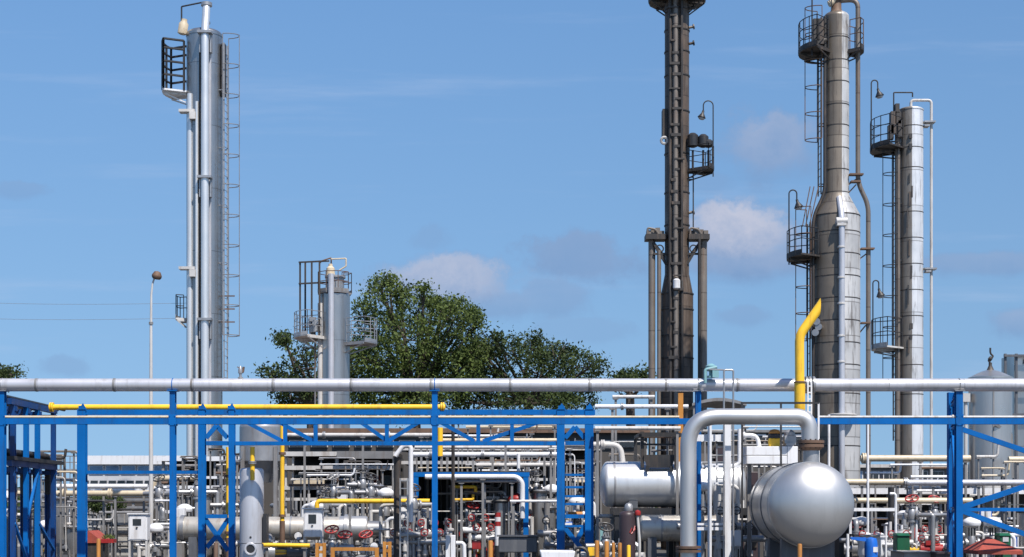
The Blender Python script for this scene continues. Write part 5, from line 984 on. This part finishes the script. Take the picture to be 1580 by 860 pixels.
fr = thing('goalpost_stand', 'white painted goalpost frame with one crossbar right of the big drum', 'frame', (X(1355, 46), 46, 0))
for px, py in ((1308, 824), (1382, 762)): b = MB(); b.tube(fillet([(X(px, 46), 46, 0), P(px, py, 46), P(px - 9 if px > 1350 else px, py + (0 if px > 1350 else -1), 46)], .08) if px > 1350 else [(X(px, 46), 46, 0), P(px, py, 46)], K(2.1, 46), 10); b.build('upright', 'white', fr)
b = MB(); b.bar(P(1310, 786.5, 46), P(1380, 786.5, 46), K(5, 46), .1); b.build('crossbar', 'white', fr)
b = MB(); b.bar(P(1312, 824, 46.05), P(1312, 789, 46.05), .07, .07); b.build('hanger', 'white', fr)
for px, y0, r_, m, Y, lb in ((1414, 782, 1.9, 'white', 47, 'slim white upright between the two groups of valves on the right'), (1339, 650, 1.9, 'white', 48, 'tall slim white upright rising right of the big drum'), (1367, 812, 1.7, 'white', 46.2, 'short white upright with side arm right of the blue standpipe'), (1279, 640, 2.1, 'white', 44, 'tall slim white upright behind the top flange of the U bend'), (1375, 752, 5, 'dark', 47.5, 'thick black upright behind the white goalpost frame')):
    b = MB(); b.cyl((X(px, Y), Y, 0), P(px, y0, Y), K(r_, Y), 10)
    if px == 1367: b.bar(P(1358, 828, Y), P(1370, 828, Y), .05, .05)
    tag(b.build('upright_pipe', m), lb, 'pipe')
rb = thing('service_building', 'pale grey service building with windows far behind the cream pipes at right', 'building', (X(1420, 74), 74, 0))
b = MB(); b.bbox((X(1300, 74), 74, 0), (X(1700, 74), 80, Z(722, 74))); b.build('wall', 'grey', rb)
b = MB(); b.bbox((X(1297, 74), 73.7, Z(722, 74) + .003), (X(1703, 74), 80.3, Z(717, 74))); b.build('roof', 'offwhite', rb)
for i in range(11):
    a = 1312 + i * 25; b = MB(); b.bbox((X(a, 74), 73.9, Z(742, 74)), (X(a + 19, 74), 73.997, Z(727, 74))); w = b.build('window', 'white', rb)
    b = MB(); b.bbox((X(a + 1.5, 74), 73.88, Z(741, 74)), (X(a + 9, 74), 73.898, Z(728, 74))); b.bbox((X(a + 10, 74), 73.88, Z(741, 74)), (X(a + 17.5, 74), 73.898, Z(728, 74))); b.build('pane', 'glass' if i % 3 else 'bluegl', w)
rg = gallery('pump_gallery', 'dark open pump gallery under the lowest cream pipes at right', 1312, 1640, 53, 4, ((758, 9), (800, 3)), 0, ((1322, 3), (1372, 4), (1440, 3), (1500, 4), (1560, 4), (1620, 4)), top=752, frame='grey', slab='white')
hy = thing('standpipe', 'bright blue standpipe with a long side spout and white label', 'standpipe', (X(1344, 38.8), 38.8, 0)); Y = 38.8
b = MB(); b.lathe([(.16, 0), (.165, Z(845, Y)), (.155, Z(836, Y)), (.13, Z(831, Y)), (.001, Z(829, Y))], (X(1344, Y), Y, 0), n=22); b.build('body', 'sblue', hy)
b = MB(); b.add([P(1312, 829, Y - .05), P(1336, 829.5, Y - .05), P(1338, 836, Y - .05), P(1314, 833, Y - .05)] + [p + Vector((0, .1, 0)) for p in (P(1312, 829, Y - .05), P(1336, 829.5, Y - .05), P(1338, 836, Y - .05), P(1314, 833, Y - .05))], [(3, 2, 1, 0), (4, 5, 6, 7), (0, 1, 5, 4), (1, 2, 6, 5), (2, 3, 7, 6), (3, 0, 4, 7)]); b.build('spout', 'sblue', hy)
b = MB(); b.bbox((X(1345, Y), Y - .17, Z(852, Y)), (X(1352, Y), Y - .155, Z(844, Y))); b.build('label_plate', 'white', hy)
for k, (x0, x1, y0, y1, Y, lb, m) in enumerate(((1384, 1404, 823, 852, 45, 'upright green bin right of the white goalpost upright', 'green'), (1543, 1560, 823, 840, 44.5, 'green cabinet with pale window above the red canopy at right', 'green'))):
    t = thing('green_bin', lb, 'bin', (X((x0 + x1) / 2, Y), Y, 0)); zb = max(0.02, Z(y1, Y)); b = MB(); b.bbox((X(x0, Y), Y, 0.01), (X(x1, Y), Y + .5, Z(y0 + 4, Y))); b.build('body', m, t, .02)
    b = MB(); b.add([(X(x0 - 1, Y), Y - .04, Z(y0 + 4, Y) + .003), (X(x1 + 1, Y), Y - .04, Z(y0 + 4, Y) + .003), (X(x1 + 1, Y), Y + .54, Z(y0 + 4, Y) + .003), (X(x0 - 1, Y), Y + .54, Z(y0 + 4, Y) + .003), (X(x0 + 1, Y), Y + .1, Z(y0, Y)), (X(x1 - 1, Y), Y + .1, Z(y0, Y)), (X(x1 - 1, Y), Y + .5, Z(y0, Y)), (X(x0 + 1, Y), Y + .5, Z(y0, Y))], [(3, 2, 1, 0), (4, 5, 6, 7), (0, 1, 5, 4), (1, 2, 6, 5), (2, 3, 7, 6), (3, 0, 4, 7)]); b.build('lid', m, t)
    if k == 1: b = MB(); b.bbox((X(1547, Y), Y - .02, Z(836, Y)), (X(1556, Y), Y - .003, Z(829, Y))); b.build('window', 'pale', t)
cn = thing('red_canopy', 'faded red pointed canopy on posts at the bottom right corner', 'canopy', (X(1543, 41), 41, 0)); Y = 41.0
zr = Z(850, Y); zp = Z(832, Y); b = MB(); x0, x1 = X(1509, Y), X(1578, Y); xm = X(1539, Y)
b.add([(x0, Y, zr), (x1, Y, zr), (x1, Y + 1.6, zr), (x0, Y + 1.6, zr), (x0, Y, zr - .1), (x1, Y, zr - .1), (x1, Y + 1.6, zr - .1), (x0, Y + 1.6, zr - .1), (xm, Y + .8, zp + .05)], [(0, 1, 8), (1, 2, 8), (2, 3, 8), (3, 0, 8), (0, 4, 5, 1), (1, 5, 6, 2), (2, 6, 7, 3), (3, 7, 4, 0), (7, 6, 5, 4)]); b.build('canopy_cover', 'brick', cn)
for px in (1514, 1573):
    for yq in (Y + .1, Y + 1.5): b = MB(); b.bar((X(px, Y), yq, 0), (X(px, Y), yq, zr - .1), .06, .06); b.build('post', 'dark', cn)
b = MB(); b.bbox((X(1395, 42), 42, 0), (X(1441, 42), 43.5, Z(853, 42))); b.bbox((X(1393, 42), 41.95, Z(853, 42) + .002), (X(1443, 42), 43.55, Z(851.5, 42))); tag(b.build('concrete_plinth', 'concrete'), 'pale concrete plinth at the bottom between the valve groups on the right', 'plinth')
b = MB(); b.bbox((X(1444, 41.5), 41.5, 0), (X(1466, 41.5), 42.5, Z(855, 41.5))); b.bbox((X(1442.5, 41.5), 41.45, Z(855, 41.5) + .002), (X(1467, 41.5), 42.55, Z(852, 41.5))); tag(b.build('dark_red_box', 'bottle'), 'low dark red topped box left of the right blue bracing post', 'box')
# ================================================================== machinery: one of each kind, then copies in rows
ORD = ['leftmost', 'second', 'third', 'fourth', 'fifth', 'sixth', 'seventh', 'eighth', 'ninth', 'tenth', 'eleventh', 'twelfth', 'thirteenth', 'fourteenth', 'fifteenth', 'sixteenth', 'seventeenth', 'eighteenth', 'nineteenth', 'twentieth']
PROTO = {}
def part(root, name, m, f): b = MB(); f(b); return b.build(name, m, root)
def flanged(b, p, q, r, n=12):
    b.cyl(p, q, r, n); d = (Vector(q) - Vector(p)).normalized()
    for e in (Vector(p), Vector(q) - d * .05): b.cyl(e, e + d * .05, r * 1.7, n)
def k_valve(t, wheel, body, h):
    def riser_(b): b.cyl((0, 0, 0), (0, 0, h - .16), .07, 12); b.cyl((0, 0, h - .22), (0, 0, h - .16), .13, 14); b.cyl((-.55, 0, h), (-.2, 0, h), .07, 12); b.cyl((.2, 0, h), (.5, 0, h), .07, 12); b.tube(fillet([(.5, 0, h), (.62, 0, h), (.62, 0, 0)], .12), .07, 12)
    part(t, 'riser', 'galv', riser_)
    def body_(b): flanged(b, (-.2, 0, h), (.2, 0, h), .085); b.lathe([(.12, -.12), (.14, 0), (.12, .12), (.08, .2), (.12, .22), (.12, .26)], (0, 0, h), n=16); b.cyl((0, 0, h - .16), (0, 0, h - .1), .1, 12)
    vb = part(t, 'valve_body', body, body_)
    part(vb, 'stem', 'galv', lambda b: (b.cyl((0, 0, h + .26), (0, 0, h + .56), .022, 8), b.bar((-.07, 0, h + .26), (-.04, 0, h + .46), .03, .03), b.bar((.07, 0, h + .26), (.04, 0, h + .46), .03, .03)))
    def wheel_(b):
        c = Vector((0, -.02, h + .5)); ax = Vector((0, -.55, .83)); b.ring(c, .19, .024, ax, 20, 7)
        q = Vector((0, 0, 1)).rotation_difference(ax.normalized()).to_matrix()
        for k in range(3): a = k * math.pi / 3; b.bar(c + q @ Vector((.18 * math.cos(a), .18 * math.sin(a), 0)), c - q @ Vector((.18 * math.cos(a), .18 * math.sin(a), 0)), .025, .025)
    part(vb, 'handwheel', wheel, wheel_)
def k_pump(t, mc, pc_, h):
    part(t, 'baseplate', 'concrete', lambda b: b.box((0, 0, .1), (1.5, .6, .2)))
    def motor(b):
        b.cyl((.1, 0, .55), (.68, 0, .55), .2, 20); b.cyl((.68, 0, .55), (.76, 0, .55), .17, 18); b.box((.38, 0, .28), (.4, .34, .16)); b.box((.36, -.12, .76), (.22, .2, .14))
        for i in range(8): a = i * math.pi / 4; b.bar((.14, .21 * math.cos(a), .55 + .21 * math.sin(a)), (.64, .21 * math.cos(a), .55 + .21 * math.sin(a)), .02, .03)
    part(t, 'motor', mc, motor)
    part(t, 'casing', pc_, lambda b: (b.cyl((-.5, 0, .55), (-.25, 0, .55), .26, 22), b.cyl((-.72, 0, .55), (-.5, 0, .55), .1, 14), b.cyl((-.74, 0, .55), (-.7, 0, .55), .17, 16), b.box((-.37, 0, .25), (.22, .3, .12))))
    part(t, 'coupling_guard', 'yellow', lambda b: b.cyl((-.24, 0, .55), (.09, 0, .55), .11, 14))
    part(t, 'discharge_pipe', 'galv', lambda b: (b.tube(fillet([(-.37, 0, .8), (-.37, 0, h), (-.37, .5, h)], .15), .08, 12), b.cyl((-.37, 0, .84), (-.37, 0, .9), .15, 14), b.cyl((-.37, 0, h - .4), (-.37, 0, h - .35), .14, 14), b.cyl((-.37, 0, h - .34), (-.37, 0, h - .29), .14, 14)))
def k_control(t, act, body, h):
    part(t, 'riser', 'offwhite', lambda b: (b.cyl((0, 0, 0), (0, 0, h - .7), .05, 10), b.cyl((-.5, 0, h - .6), (.5, 0, h - .6), .06, 12), b.cyl((-.5, 0, 0), (-.5, 0, h - .55), .06, 12), b.cyl((.5, 0, 0), (.5, 0, h - .55), .06, 12)))
    part(t, 'valve_body', body, lambda b: (flanged(b, (-.2, 0, h - .6), (.2, 0, h - .6), .09), b.lathe([(.13, -.13), (.14, 0), (.11, .14), (.09, .2)], (0, 0, h - .6), n=16)))
    part(t, 'yoke', 'dark', lambda b: (b.bar((-.08, 0, h - .4), (-.08, 0, h - .16), .03, .05), b.bar((.08, 0, h - .4), (.08, 0, h - .16), .03, .05), b.cyl((0, 0, h - .4), (0, 0, h - .15), .02, 8)))
    part(t, 'actuator', act, lambda b: b.lathe([(.09, -.16), (.24, -.1), (.26, -.04), (.26, .0), (.23, .06), (.12, .13), (.03, .15), (.001, .15)], (0, 0, h), n=24))
def k_loop(t, m, _, h):
    part(t, 'pipe_loop', m, lambda b: b.tube(fillet([(-.3, 0, 0), (-.3, 0, h), (.3, 0, h), (.3, 0, 0)], .18), .055, 12))
    for s_ in (-1, 1): part(t, 'flange', 'galv', lambda b: b.cyl((s_ * .3, 0, h * .35), (s_ * .3, 0, h * .35 + .09), .11, 12))
    part(t, 'cross_line', 'offwhite', lambda b: b.cyl((-.6, -.06, h * .62), (.6, -.06, h * .62), .03, 8))
def k_gauge(t, m, _, h):
    part(t, 'post', m, lambda b: (b.cyl((0, 0, 0), (0, 0, h - .1), .03, 8), b.box((0, 0, .01), (.16, .16, .02)), b.tube(fillet([(0, .02, h * .5), (.25, .02, h * .5), (.25, .02, 0)], .08), .02, 7)))
    dc_ = part(t, 'dial_case', 'dark', lambda b: b.cyl((0, .05, h), (0, -.05, h), .13, 20))
    part(dc_, 'dial', 'white', lambda b: b.cyl((0, -.052, h), (0, -.058, h), .11, 20))
def k_pot(t, m, lid, h):
    r = .22; part(t, 'shell', m, lambda b: b.lathe([(.08, .25), (r * .8, .32), (r, .42), (r, h - .12)] + dome(r, .1, h - .12, 1, 5), (0, 0, 0), n=24))
    part(t, 'lid', lid, lambda b: (b.cyl((0, 0, h - .14), (0, 0, h - .08), r + .07, 24), b.cyl((0, 0, h - .06), (0, 0, h + .1), .05, 10)))
    for a in (30, 150, 270): part(t, 'leg', 'grey', lambda b: b.bar((r * .95 * math.cos(R(a)), r * .95 * math.sin(R(a)), 0), (r * .95 * math.cos(R(a)), r * .95 * math.sin(R(a)), .5), .045, .045))
    part(t, 'side_pipe', 'offwhite', lambda b: b.tube(fillet([(r * .9, 0, h * .6), (r + .2, 0, h * .6), (r + .2, 0, 0)], .1), .04, 9))
def k_box(t, m, door, h):
    part(t, 'post', 'galv', lambda b: (b.bar((0, .06, 0), (0, .06, h), .06, .06), b.box((0, .06, .01), (.2, .2, .02))))
    cs_ = part(t, 'casing', m, lambda b: b.box((0, -.06, h - .2), (.36, .16, .42)))
    part(cs_, 'door', door, lambda b: b.box((0, -.147, h - .2), (.30, .01, .36)))
    part(t, 'conduit', 'dark', lambda b: b.tube([(.1, -.02, h - .41), (.1, -.02, .5), (.16, 0, 0)], .018, 6))
def k_manifold(t, m, wheel, h):
    part(t, 'header', m, lambda b: b.cyl((-.9, 0, h * .55), (.9, 0, h * .55), .09, 14))
    for i in range(4):
        x = -.66 + i * .44; br = part(t, 'branch', 'galv' if i % 2 else 'offwhite', lambda b: (b.cyl((x, 0, 0), (x, 0, h * (.8 + .2 * (i % 3) / 2)), .05, 10), b.cyl((x, 0, h * .7), (x, 0, h * .7 + .1), .095, 10), b.cyl((x, -.02, h * .3), (x, -.02, h * .3 + .14), .085, 10)))
        part(br, 'handwheel', wheel, lambda b: (b.ring((x, -.17, h * .7 + .05), .1, .016, (0, 1, 0), 14, 6), b.cyl((x, -.17, h * .7 + .05), (x, 0, h * .7 + .05), .015, 6), b.bar((x - .1, -.17, h * .7 + .05), (x + .1, -.17, h * .7 + .05), .016, .016)))
KINDS = dict(gate_valve=(k_valve, 'valve'), pump=(k_pump, 'pump'), control_valve=(k_control, 'valve'), pipe_loop=(k_loop, 'pipe'), gauge_stand=(k_gauge, 'gauge'), filter_pot=(k_pot, 'filter'), junction_box=(k_box, 'junction box'), manifold=(k_manifold, 'manifold'))
CN = dict(riser='grey brown', red='red', white='white', offwhite='pale', galv='bare metal', grey='grey', dark='black', sblue='blue', green='green', orange='orange', yellow='yellow', silver='silver', slate='dark grey', brown='rusty', cream='cream', pipewhite='pale', teal='teal', bottle='plum', sootdark='sooty')
DESC = dict(gate_valve='valve with {a} handwheel', pump='pump with {a} motor', control_valve='valve with {a} dome', pipe_loop='{a} looped pipe', gauge_stand='round gauge on post', filter_pot='{a} pot with lid', junction_box='{a} box on post', manifold='{a} manifold, {b} wheels')
def row(where, items):
    """items: (kind, photo column, distance, colour, second colour, height); each gets a label with its place in its row"""
    cnt = {}; tot = {}; items = sorted(items, key=lambda q: q[1])
    for it in items: k = DESC[it[0]].format(a=CN[it[3]], b=CN[it[4]]); tot[k] = tot.get(k, 0) + 1
    for kind, px, Y, a, b_, h in items:
        ds = DESC[kind].format(a=CN[a], b=CN[b_]); key = (kind, a, b_, h); k = ds; i = cnt.get(k, 0); cnt[k] = i + 1
        lb = f'{ds} {where}' if tot[k] == 1 else (f'leftmost {ds} {where}' if i == 0 else f'{ORD[i]} {ds} from left, {where}')
        f, cat = KINDS[kind]; grp = f'{kind.replace("_", " ")}s {where}'; rz = random.uniform(-.5, .5) if kind != 'gauge_stand' else random.uniform(-.2, .2)
        if key not in PROTO: t = thing(kind, lb, cat, (0, 0, 0), grp); f(t, a, b_, h); PROTO[key] = t; t.location = (X(px, Y), Y, 0.004); t.rotation_euler = (0, 0, rz)
        else: dup(PROTO[key], (X(px, Y), Y, 0.004), lb, rz, grp)
rd = random.Random(21)
def mix(x0, x1, Ys, n, bag, hs):
    out = []
    for i in range(n):
        k, a, b_ = rd.choice(bag); px = x0 + (x1 - x0) * (i + rd.uniform(.2, .8)) / n; out.append((k, round(px, 1), rd.choice(Ys), a, b_, rd.choice(hs)))
    return out
BAG = [('gate_valve', 'dark', 'galv'), ('gate_valve', 'grey', 'silver'), ('control_valve', 'white', 'galv'), ('pipe_loop', 'offwhite', 'offwhite'), ('pipe_loop', 'white', 'white'), ('pipe_loop', 'galv', 'galv'), ('gauge_stand', 'galv', 'galv'), ('filter_pot', 'silver', 'dark'), ('junction_box', 'white', 'white'), ('manifold', 'white', 'dark'), ('manifold', 'galv', 'dark'), ('pump', 'slate', 'galv')]
row('behind the dark blue rack', mix(4, 118, (47, 49), 8, BAG, (1.3, 1.8, 2.2)))
row('between lamp pole and left tower', mix(236, 312, (47.6, 49, 51), 12, BAG, (1.2, 1.8, 2.3)))
row('behind the left blue tower', mix(314, 368, (47.8, 49.5), 6, BAG + [('junction_box', 'sblue', 'white'), ('pipe_loop', 'sblue', 'sblue')], (1.3, 1.9, 2.3)))
row('low before the lying exchanger', mix(408, 470, (44.4, 45.0), 5, [('gate_valve', 'dark', 'galv'), ('pump', 'slate', 'galv'), ('gauge_stand', 'galv', 'galv'), ('pipe_loop', 'galv', 'galv')], (.75, 1.0)) + mix(505, 600, (44.3, 44.9), 6, [('gate_valve', 'red', 'galv'), ('pump', 'slate', 'galv'), ('gauge_stand', 'galv', 'galv'), ('manifold', 'galv', 'dark')], (.55, .7)))
row('above the long exchanger', mix(440, 610, (48.5, 50, 52), 15, BAG, (1.9, 2.3, 2.6)))
row('around the foot of the white elbow pipe', mix(600, 662, (44.8, 45.6, 46.5), 9, BAG + [('gate_valve', 'dark', 'galv'), ('manifold', 'galv', 'red')], (1.1, 1.5, 1.9)))
row('in left half of blue shelter', mix(655, 742, (46.6, 47.2, 48.2), 12, [('gate_valve', 'red', 'galv'), ('manifold', 'offwhite', 'red'), ('control_valve', 'white', 'galv'), ('gauge_stand', 'offwhite', 'offwhite'), ('pipe_loop', 'galv', 'galv'), ('manifold', 'brown', 'red'), ('pump', 'red', 'slate'), ('junction_box', 'offwhite', 'white')], (1.0, 1.4, 1.8)))
row('in right half of blue shelter', mix(742, 812, (46.5, 47.0, 47.8), 12, [('gate_valve', 'red', 'silver'), ('manifold', 'white', 'red'), ('pipe_loop', 'white', 'white'), ('pipe_loop', 'galv', 'galv'), ('filter_pot', 'silver', 'dark'), ('control_valve', 'red', 'galv'), ('manifold', 'galv', 'dark')], (1.3, 1.7, 2.1)))
row('between shelter and right blue tower', mix(818, 862, (46.8, 48, 50), 7, BAG, (1.4, 1.9, 2.4)))
row('inside the right hand blue tower', mix(870, 906, (43.6, 45), 6, [('control_valve', 'white', 'galv'), ('pipe_loop', 'sblue', 'sblue'), ('pipe_loop', 'white', 'white'), ('filter_pot', 'silver', 'dark'), ('junction_box', 'sblue', 'white'), ('manifold', 'galv', 'dark')], (1.4, 2.0, 2.6)))
row('under the two lying tanks', mix(925, 978, (40.9, 41.2), 4, [('gate_valve', 'dark', 'galv'), ('manifold', 'offwhite', 'dark'), ('gauge_stand', 'offwhite', 'offwhite'), ('pump', 'slate', 'galv'), ('control_valve', 'white', 'galv')], (.8, 1.0)))
row('seen inside the silver U bend', mix(1080, 1150, (41, 41.8), 6, [('control_valve', 'white', 'galv'), ('pipe_loop', 'offwhite', 'offwhite'), ('manifold', 'galv', 'dark'), ('gauge_stand', 'galv', 'galv'), ('junction_box', 'white', 'white')], (1.2, 1.8, 2.4)))
row('between drum and white goalpost', mix(1318, 1378, (46.8, 48, 49), 9, [('gate_valve', 'red', 'galv'), ('control_valve', 'white', 'galv'), ('pipe_loop', 'white', 'white'), ('pump', 'red', 'galv'), ('filter_pot', 'white', 'galv'), ('manifold', 'offwhite', 'red')], (.8, 1.1, 1.4)))
row('between goalpost and right bracing post', mix(1388, 1464, (45.5, 47, 48.6, 50), 15, [('gate_valve', 'red', 'galv'), ('control_valve', 'white', 'red'), ('control_valve', 'white', 'galv'), ('pipe_loop', 'white', 'white'), ('pump', 'red', 'orange'), ('filter_pot', 'silver', 'white'), ('manifold', 'white', 'red'), ('pipe_loop', 'galv', 'galv')], (.8, 1.2, 1.6)))
row('below the right edge diagonal braces', mix(1488, 1590, (45, 46.5, 48), 11, [('control_valve', 'white', 'galv'), ('pipe_loop', 'white', 'white'), ('manifold', 'galv', 'dark'), ('pump', 'slate', 'galv'), ('filter_pot', 'silver', 'dark'), ('junction_box', 'sblue', 'white'), ('gate_valve', 'dark', 'galv')], (1.0, 1.4, 1.8)))
# small line stacks: many thin pipes at several levels, each a run of its own
def lines(where, x0, x1, ys, Ys, n, mats, rmin=.8, rmax=2.2):
    for i in range(n):
        a = rd.uniform(x0, x1 - (x1 - x0) * .35); c = min(x1, a + rd.uniform(.3, .8) * (x1 - x0)); py = ys[0] + (ys[1] - ys[0]) * (i + rd.uniform(.1, .9)) / n; Y = rd.choice(Ys) + rd.uniform(-.4, .4); m = rd.choice(mats)
        r_ = rd.uniform(rmin, rmax); pts = [(a, py), (c, py)]
        if rd.random() < .5: pts.append((c + 2, 850))
        else: pts.append((c + 2, py - rd.uniform(8, 22)))
        pipe('small_line', f'{ORD[i]} highest thin line {where}, {CN[m]}' if i else f'highest thin line {where}, {CN[m]}', pts, r_, m, round(Y, 2), .12, legs=(a + 3, c - 6), legw=.05, group=f'thin lines {where}', n=9)
LM_ = ['white', 'offwhite', 'galv', 'sootdark', 'grey', 'white', 'brown', 'riser']  # dark mats mixed in to stand for deep shade between the lines
lines('on the process building front', 436, 612, (702, 800), (53.2, 54.2), 16, LM_)
lines('over the lamp pole gap', 238, 312, (700, 830), (50.5, 53), 19, LM_ + ['cream'])
lines('behind the left blue tower', 314, 372, (690, 830), (49.5, 53), 17, LM_ + ['cream'])
lines('above the blue shelter', 640, 862, (650, 728), (49.5, 51, 53), 20, LM_ + ['cream', 'brown'])
lines('inside the blue shelter', 648, 808, (746, 815), (46.5, 47.3), 14, ['white', 'galv', 'offwhite', 'silver'])
lines('right of the blue shelter', 815, 925, (690, 840), (47, 50), 20, LM_ + ['cream'])
lines('above the big lying tank', 918, 1060, (668, 712), (44.5, 46), 6, LM_ + ['cream'])
lines('behind the white boxed unit', 1075, 1250, (655, 745), (42.5, 44.5), 12, LM_)
lines('between the cream pipes on the right', 1330, 1480, (714, 810), (50.8, 52.5), 14, LM_)
lines('before the glazed store', 86, 235, (768, 845), (57, 60), 12, LM_ + ['dark'])
lines('at the right edge', 1486, 1590, (700, 830), (50.6, 52), 13, LM_ + ['cream'])
lines('behind the dark blue rack', -40, 120, (690, 840), (46.5, 50), 18, LM_ + ['cream'])
# far edge of the site: a low belt of trees nobody could count
vs = []; fs = []; rt = random.Random(4)
for i in range(9000):
    x = rt.uniform(-150, 160); y = rt.uniform(150, 175); h = 2.6 + 1.6 * math.sin(x * .13) * math.sin(x * .041 + 1) + .8 * math.sin(x * .7); z = rt.uniform(.1, max(.6, h)); p = Vector((x, y, z)); w = Vector((rt.gauss(0, 1), rt.gauss(0, 1), rt.gauss(0, 1))).normalized() * .7; q = w.orthogonal() * .6; o = len(vs); vs += [p - w, p + q, p + w, p - q]; fs.append((o, o + 1, o + 2, o + 3))
b = MB(); b.v = vs; b.f = fs; b.s = [False] * len(fs); o = b.build('distant_trees', 'leafdark'); o['kind'] = 'stuff'; o['label'] = 'low dark belt of far trees along the horizon'; o['category'] = 'trees'
